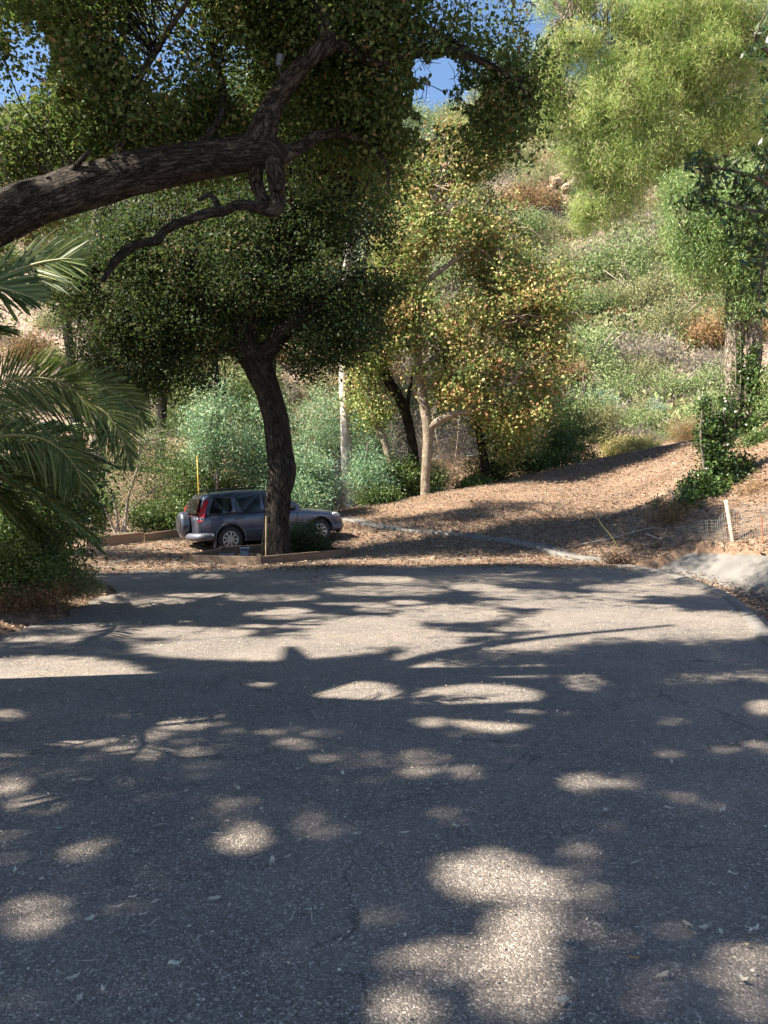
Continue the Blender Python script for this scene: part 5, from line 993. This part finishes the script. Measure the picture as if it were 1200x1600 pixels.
def loft(secs, name, mat, parent, smooth=True, levels=1):
    """secs: list of (x, [(y,z)...half profile bottom->top]) mirrored"""
    bm = bmesh.new(); rings = []
    for x, pr_ in secs:
        ring = [bm.verts.new((x if len(p) < 3 else x+p[2], -p[0], p[1])) for p in pr_]+[bm.verts.new((x if len(p) < 3 else x+p[2], p[0], p[1])) for p in reversed(pr_)]
        rings.append(ring)
    n_ = len(rings[0])
    for a, b in zip(rings, rings[1:]):
        for j in range(n_): bm.faces.new((a[j], a[(j+1) % n_], b[(j+1) % n_], b[j]))
    bm.faces.new(rings[0]); bm.faces.new(list(reversed(rings[-1])))
    bmesh.ops.recalc_face_normals(bm, faces=bm.faces)
    me = bpy.data.meshes.new(name); bm.to_mesh(me); bm.free(); o = bpy.data.objects.new(name, me); COL.objects.link(o); me.materials.append(mat); o.parent = parent
    if levels: s = o.modifiers.new('s', 'SUBSURF'); s.levels = levels; s.render_levels = levels
    if smooth: me.polygons.foreach_set('use_smooth', np.ones(len(me.polygons), dtype=bool))
    return o
# lower body: half-profile points (y, z) bottom to top
def prof(w_, zb, zs, zt, top_w): return [(w_*.80, zb), (w_*.97, zb+.03), (w_, zb+.16), (w_*1.005, (zb+zs)/2+.05), (w_*.99, zs-.05), (w_*.955, zs), (top_w, zt), (top_w*.5, zt+.015)]
secs = [(-.90, prof(.76, .44, .92, .95, .66)), (-.86, prof(.82, .36, .98, 1.01, .72)), (-.70, prof(.875, .33, 1.0, 1.03, .76)), (-.3, prof(.89, .30, 1.0, 1.04, .78)), (.4, prof(.89, .26, .99, 1.03, .78)), (1.2, prof(.89, .25, .985, 1.02, .78)),
        (1.85, prof(.89, .25, .98, 1.02, .78)), (2.15, prof(.89, .27, .965, 1.03, .74)), (2.6, prof(.885, .30, .93, .99, .70)), (3.0, prof(.865, .30, .875, .93, .66)), (3.28, prof(.80, .30, .80, .86, .60)), (3.42, prof(.70, .34, .68, .72, .52)), (3.46, prof(.62, .40, .60, .62, .46))]
body = loft(secs, 'body', cm, car, True, 2)
# wheel arches cut out
def cyl_bm(x, y0, y1, r, z=WR, seg=40):
    bm = bmesh.new(); bmesh.ops.create_cone(bm, cap_ends=True, segments=seg, radius1=r, radius2=r, depth=abs(y1-y0), matrix=Matrix.Translation((x, (y0+y1)/2, z)) @ Matrix.Rotation(R(90), 4, 'X')); return bm
cut_me = bpy.data.meshes.new('cut'); bmc = bmesh.new()
for x in (0, WB):
    for s in (-1, 1):
        b_ = cyl_bm(x, s*.60, s*1.2, .405, WR+.02); tmp = bpy.data.meshes.new('t'); b_.to_mesh(tmp); b_.free(); bmc.from_mesh(tmp); bpy.data.meshes.remove(tmp)
bmesh.ops.recalc_face_normals(bmc, faces=bmc.faces)
bmc.to_mesh(cut_me); bmc.free(); cut = bpy.data.objects.new('cut', cut_me); COL.objects.link(cut)
cut.location = (0, 0, 0)
body.parent = None
bo = body.modifiers.new('b', 'BOOLEAN'); bo.operation = 'DIFFERENCE'; bo.solver = 'EXACT'; bo.object = cut
bpy.context.view_layer.update(); dg = bpy.context.evaluated_depsgraph_get(); ev = body.evaluated_get(dg); nm_ = bpy.data.meshes.new_from_object(ev)
body.modifiers.clear(); body.data = nm_; body.parent = car; bpy.data.objects.remove(cut)
if hasattr(nm_, 'set_sharp_from_angle'): nm_.set_sharp_from_angle(angle=R(35))
# greenhouse
GB, GT = 1.0, 1.60
gsec = [(-.80, [(.73, GB-.06), (.74, GB+.02), (.71, 1.16), (.64, 1.36, .10), (.60, 1.46, .14), (.50, 1.53, .17), (.25, 1.55, .17)]),
        (-.55, [(.78, GB-.06), (.785, GB+.02), (.77, 1.18), (.705, 1.44), (.66, 1.56), (.56, 1.61), (.25, 1.63)]),
        (.3, [(.79, GB-.06), (.80, GB+.02), (.78, 1.18), (.715, 1.46), (.67, 1.585), (.57, 1.64), (.25, 1.66)]),
        (1.2, [(.79, GB-.06), (.80, GB+.02), (.78, 1.18), (.71, 1.45), (.665, 1.57), (.57, 1.625), (.25, 1.645)]),
        (1.45, [(.79, GB-.06), (.80, GB+.02), (.775, 1.16), (.70, 1.40), (.65, 1.51), (.55, 1.57), (.25, 1.59)]),
        (1.85, [(.79, GB-.06), (.795, GB+.0), (.76, 1.10), (.71, 1.23), (.66, 1.30), (.56, 1.345), (.25, 1.37)]),
        (2.28, [(.77, GB-.08), (.77, GB-.01), (.75, 1.0), (.72, 1.02), (.68, 1.03), (.56, 1.04), (.25, 1.045)])]
loft(gsec, 'cabin', cm, car, True, 1)
def side_y(x, z):        # outer surface of cabin at height z
    return np.interp(z, [.98, 1.18, 1.46, 1.585], [.803, .785, .722, .69])+.004
def pane(poly, name='side_window', s=-1, mat=gm, out=.004, th=.012, parent=car):
    bm = bmesh.new(); va = []; vb_ = []
    # subdivide outline for curvature
    for x, z in poly:
        y = side_y(x, z)+out; va.append(bm.verts.new((x, s*y, z))); vb_.append(bm.verts.new((x, s*(y-th), z)))
    n_ = len(va); bm.faces.new(va); bm.faces.new(list(reversed(vb_)))
    for i in range(n_): bm.faces.new((va[i], vb_[i], vb_[(i+1) % n_], va[(i+1) % n_]))
    return bm_obj(name, bm, mat, parent, bevel=0)
for s in (-1, 1):
    for poly in ([(-.52, 1.08), (-.44, 1.30), (-.36, 1.48), (.02, 1.50), (.10, 1.46), (.10, 1.12), (.0, 1.06)], [(.24, 1.10), (.26, 1.42), (.30, 1.51), (.92, 1.52), (.92, 1.03), (.36, 1.03)], [(1.02, 1.03), (1.02, 1.52), (1.24, 1.50), (1.50, 1.36), (1.86, 1.12), (1.90, 1.04)]):
        fr_ = pane([((x-np.mean([q[0] for q in poly]))*1.045+np.mean([q[0] for q in poly]), (z-np.mean([q[1] for q in poly]))*1.06+np.mean([q[1] for q in poly])) for x, z in poly], 'window_trim', s, km, .0005)
        pane(poly, 'side_window', s, gm, .008, parent=car)
    # door shut lines, handles, mirror, rub strip
    for x0 in (.17, .97, 1.95):
        bm = bmesh.new(); bmesh.ops.create_cube(bm, size=1)
        for v in bm.verts: v.co = Vector((x0+v.co.x*.009, s*(.8895)+v.co.y*.012, .66+v.co.z*.56))
        bm_obj('door_gap', bm, km, car)
    for x0 in (.30, 1.10):
        bm = bmesh.new(); bmesh.ops.create_cube(bm, size=1)
        for v in bm.verts: v.co = Vector((x0+v.co.x*.19, s*.895+v.co.y*.045, .90+v.co.z*.035))
        bm_obj('door_handle', bm, cm, car, bevel=.01)
    bm = bmesh.new(); bmesh.ops.create_cube(bm, size=1)
    for v in bm.verts: v.co = Vector((1.28+v.co.x*1.75, s*.897+v.co.y*.025, .575+v.co.z*.05))
    bm_obj('rub_strip', bm, lm, car, bevel=.008)
    bm = bmesh.new(); bmesh.ops.create_uvsphere(bm, u_segments=16, v_segments=10, radius=1)
    for v in bm.verts: v.co = Vector((1.80+v.co.x*.07, s*.96+v.co.y*.11, 1.08+v.co.z*.085))
    bm_obj('wing_mirror', bm, km, car, True)
    # roof rail
    T_ = Tubes(); T_.add(catmull([(-.45, s*.575, 1.60), (-.35, s*.58, 1.665), (.4, s*.59, 1.695), (1.0, s*.59, 1.68), (1.15, s*.585, 1.61)], 5), np.full(21, .018), 6); T_.build('roof_rail', km, car)
    # rear lamps: tall, climbing the rear pillar
    bm = bmesh.new(); out_l = [(-.835, .86, .875, .80), (-.70, .875, .88, .80), (-.66, .90, 1.02, .775), (-.62, .79, 1.18, .74), (-.50, .745, 1.42, .70), (-.62, .70, 1.43, .62), (-.76, .725, 1.20, .66), (-.86, .80, .90, .72)]
    A_ = [bm.verts.new((x-.006, s*(min(y, .882) if z < 1 else np.interp(z, [1, 1.18, 1.42], [.83, .80, .745])), z)) for x, y, z, _ in out_l]; B_ = [bm.verts.new((x+.05, s*(q-.06), z)) for x, y, z, q in out_l]
    bm.faces.new(A_); bm.faces.new(list(reversed(B_)))
    for i in range(8): bm.faces.new((A_[i], B_[i], B_[(i+1) % 8], A_[(i+1) % 8]))
    tlt = bm_obj('tail_light', bm, rl, car, bevel=.004)
    bm = bmesh.new(); bmesh.ops.create_cube(bm, size=1)
    for v in bm.verts: v.co = Vector((-.745+v.co.x*.10, s*.874+v.co.y*.022, .945+v.co.z*.09))
    bm_obj('reverse_lens', bm, wl, tlt, bevel=.006)
    # headlight
    bm = bmesh.new(); bmesh.ops.create_uvsphere(bm, u_segments=18, v_segments=10, radius=1)
    for v in bm.verts: v.co = Vector((3.19+v.co.x*.17-abs(v.co.y)*.0, s*(.735+v.co.y*.085-v.co.x*.07), .785+v.co.z*.075+v.co.x*-.02))
    bm_obj('headlight', bm, wl, car, True)
    # arch lips
    for x0 in (0, WB):
        T_ = Tubes(); a = np.linspace(R(-12), R(192), 26); q = np.column_stack([x0+np.cos(a)*.425, np.full(26, s*.885), WR+.02+np.sin(a)*.425]); T_.add(q, np.full(26, .032), 8); T_.build('wheel_arch', lm, car)
    bm = bmesh.new(); bmesh.ops.create_cube(bm, size=1)
    for v in bm.verts: v.co = Vector((-.40+v.co.x*.025-(.5-v.co.z)*.03, s*.77+v.co.y*.2, .27+v.co.z*.26))
    bm_obj('mud_flap', bm, lm, car, bevel=.006)
    bm = bmesh.new(); bmesh.ops.create_cube(bm, size=1)
    for v in bm.verts: v.co = Vector((1.31+v.co.x*1.75, s*.86+v.co.y*.06, .30+v.co.z*.09))
    bm_obj('sill', bm, km, car, bevel=.02)
# bumpers
for x0, nm, w0, z0, hz in ((-.90, 'rear_bumper', .87, .47, .20), (3.40, 'front_bumper', .74, .44, .22)):
    sg = -1 if x0 < 0 else 1
    T_ = Tubes(); q = catmull([(x0-sg*.42, -w0-.005, z0), (x0-sg*.12, -w0+.015, z0), (x0+sg*.03, -w0*.62, z0), (x0+sg*.05, 0, z0), (x0+sg*.03, w0*.62, z0), (x0-sg*.12, w0-.015, z0), (x0-sg*.42, w0+.005, z0)], 6); T_.add(q, np.full(len(q), hz*.5), 12)
    o = T_.build(nm, lm if x0 < 0 else cm, car); 
    o.scale = (1, 1, 1)
# grille, wipers, rear glass, windscreen
def quad_pane(v4, name, mat, th=.01):
    bm = bmesh.new(); v4 = [Vector(v) for v in v4]; nr = (v4[1]-v4[0]).cross(v4[3]-v4[0]).normalized()*th
    a = [bm.verts.new(v+nr) for v in v4]; b_ = [bm.verts.new(v-nr) for v in v4]; bm.faces.new(a); bm.faces.new(list(reversed(b_)))
    for i in range(4): bm.faces.new((a[i], b_[i], b_[(i+1) % 4], a[(i+1) % 4]))
    return bm_obj(name, bm, mat, car)
quad_pane([(-.83, -.60, 1.08), (-.83, .60, 1.08), (-.675, .54, 1.47), (-.675, -.54, 1.47)], 'rear_window', gm, .014)
quad_pane([(2.13, -.68, 1.09), (2.13, .68, 1.09), (1.52, .60, 1.53), (1.52, -.60, 1.53)], 'windscreen', gm, .014)
quad_pane([(3.435, -.36, .60), (3.435, .36, .60), (3.41, .34, .74), (3.41, -.34, .74)], 'grille', km, .03)
T_ = Tubes(); T_.add([(3.30, -.60, .30), (3.52, -.3, .28), (3.53, .3, .28), (3.30, .60, .30)], [.05]*4, 8); T_.build('air_dam', km, car)
# wheels
def tyre_bm(r=WR, w_=.215):
    bm = bmesh.new(); pr_ = [(.205, -.085), (.24, -.105), (.30, -.108), (.335, -.092), (.345, -.06), (.345, .06), (.335, .092), (.30, .108), (.24, .105), (.205, .085)]
    S_ = 40; rings = []
    for i in range(S_):
        a = 2*math.pi*i/S_; rings.append([bm.verts.new((rr*math.cos(a), yy, rr*math.sin(a))) for rr, yy in pr_])
    for i in range(S_):
        A_, B_ = rings[i], rings[(i+1) % S_]
        for j in range(len(pr_)): bm.faces.new((A_[j], A_[(j+1) % len(pr_)], B_[(j+1) % len(pr_)], B_[j]))
    return bm
def rim_bm(s):
    bm = bmesh.new(); S_ = 40; pr_ = [(.212, .088), (.222, .098), (.208, .100), (.192, .080), (.188, .03), (.20, -.08)]; rings = []
    for i in range(S_):
        a = 2*math.pi*i/S_; rings.append([bm.verts.new((rr*math.cos(a), s*yy, rr*math.sin(a))) for rr, yy in pr_])
    for i in range(S_):
        A_, B_ = rings[i], rings[(i+1) % S_]
        for j in range(len(pr_)-1): bm.faces.new((A_[j], A_[j+1], B_[j+1], B_[j]))
    def cyl(r1, r2, y0, y1, n=24):
        bmesh.ops.create_cone(bm, cap_ends=True, segments=n, radius1=r1, radius2=r2, depth=abs(y1-y0), matrix=Matrix.Translation((0, s*(y0+y1)/2, 0)) @ Matrix.Rotation(R(90*s), 4, 'X'))
    cyl(.055, .06, .03, .085)
    for k_ in range(9):
        a = 2*math.pi*k_/9; 
        for sg in (-.5, .5):
            pass
        vs = []
        for rr, wd, yy in ((.045, .020, .080), (.195, .030, .078)):
            for t_, dy in ((-1, 0), (1, 0), (1, -.03), (-1, -.03)):
                vs.append(bm.verts.new((rr*math.cos(a)-t_*wd*math.sin(a), s*(yy+dy), rr*math.sin(a)+t_*wd*math.cos(a))))
        for f in ((0, 1, 2, 3), (7, 6, 5, 4), (0, 4, 5, 1), (1, 5, 6, 2), (2, 6, 7, 3), (3, 7, 4, 0)): bm.faces.new([vs[i] for i in f])
    return bm
for x0 in (0, WB):
    for s in (-1, 1):
        wh = bm_obj('wheel', cyl_bm(0, s*.03, s*-.07, .19, 0), km, car); wh.location = (x0, s*.775, WR)
        bm_obj('tyre', tyre_bm(), tm, wh, True); bm_obj('rim', rim_bm(s), am, wh)
# spare wheel in its hard cover on the tailgate
sp_ = bpy.data.meshes.new('x'); bm = bmesh.new(); S_ = 48; pr_ = [(.0, -.125), (.20, -.13), (.29, -.115), (.335, -.08), (.35, -.03), (.35, .09), (.30, .12), (.0, .12)]; rings = []
for i in range(S_):
    a = 2*math.pi*i/S_; rings.append([bm.verts.new((yy, rr*math.cos(a), rr*math.sin(a))) for rr, yy in pr_[1:-1]])
for i in range(S_):
    A_, B_ = rings[i], rings[(i+1) % S_]
    for j in range(len(A_)-1): bm.faces.new((A_[j], A_[j+1], B_[j+1], B_[j]))
bm.faces.new([r_[0] for r_ in rings]); bm.faces.new([r_[-1] for r_ in reversed(rings)])
spo = bm_obj('spare_wheel', bm, cm, car, True); spo.location = (-1.03, 0.02, .80)
if hasattr(spo.data, 'set_sharp_from_angle'): spo.data.set_sharp_from_angle(angle=R(40))
bm = bmesh.new(); bmesh.ops.create_cone(bm, cap_ends=True, segments=40, radius1=.235, radius2=.235, depth=.02, matrix=Matrix.Rotation(R(90), 4, 'Y')); fc_ = bm_obj('cover_face', bm, km, spo); fc_.location = (-.132, 0, 0)
quad_pane([(-.905, .50, .62), (-.905, .80, .62), (-.905, .80, .76), (-.905, .50, .76)], 'number_plate', pm, .006)
T_ = Tubes(); T_.add([(-.93, -.45, .30), (-.3, -.45, .28)], [.03, .03], 8); T_.build('exhaust', km, car)
T_ = Tubes(); T_.add([(0, -.68, WR), (0, .68, WR)], [.05, .05], 8); T_.build('axle', km, car)
bm = bmesh.new(); bmesh.ops.create_cube(bm, size=1)
for v in bm.verts: v.co = Vector((1.3+v.co.x*3.6, v.co.y*1.15, .38+v.co.z*.22))
bm_obj('underbody', bm, km, car)
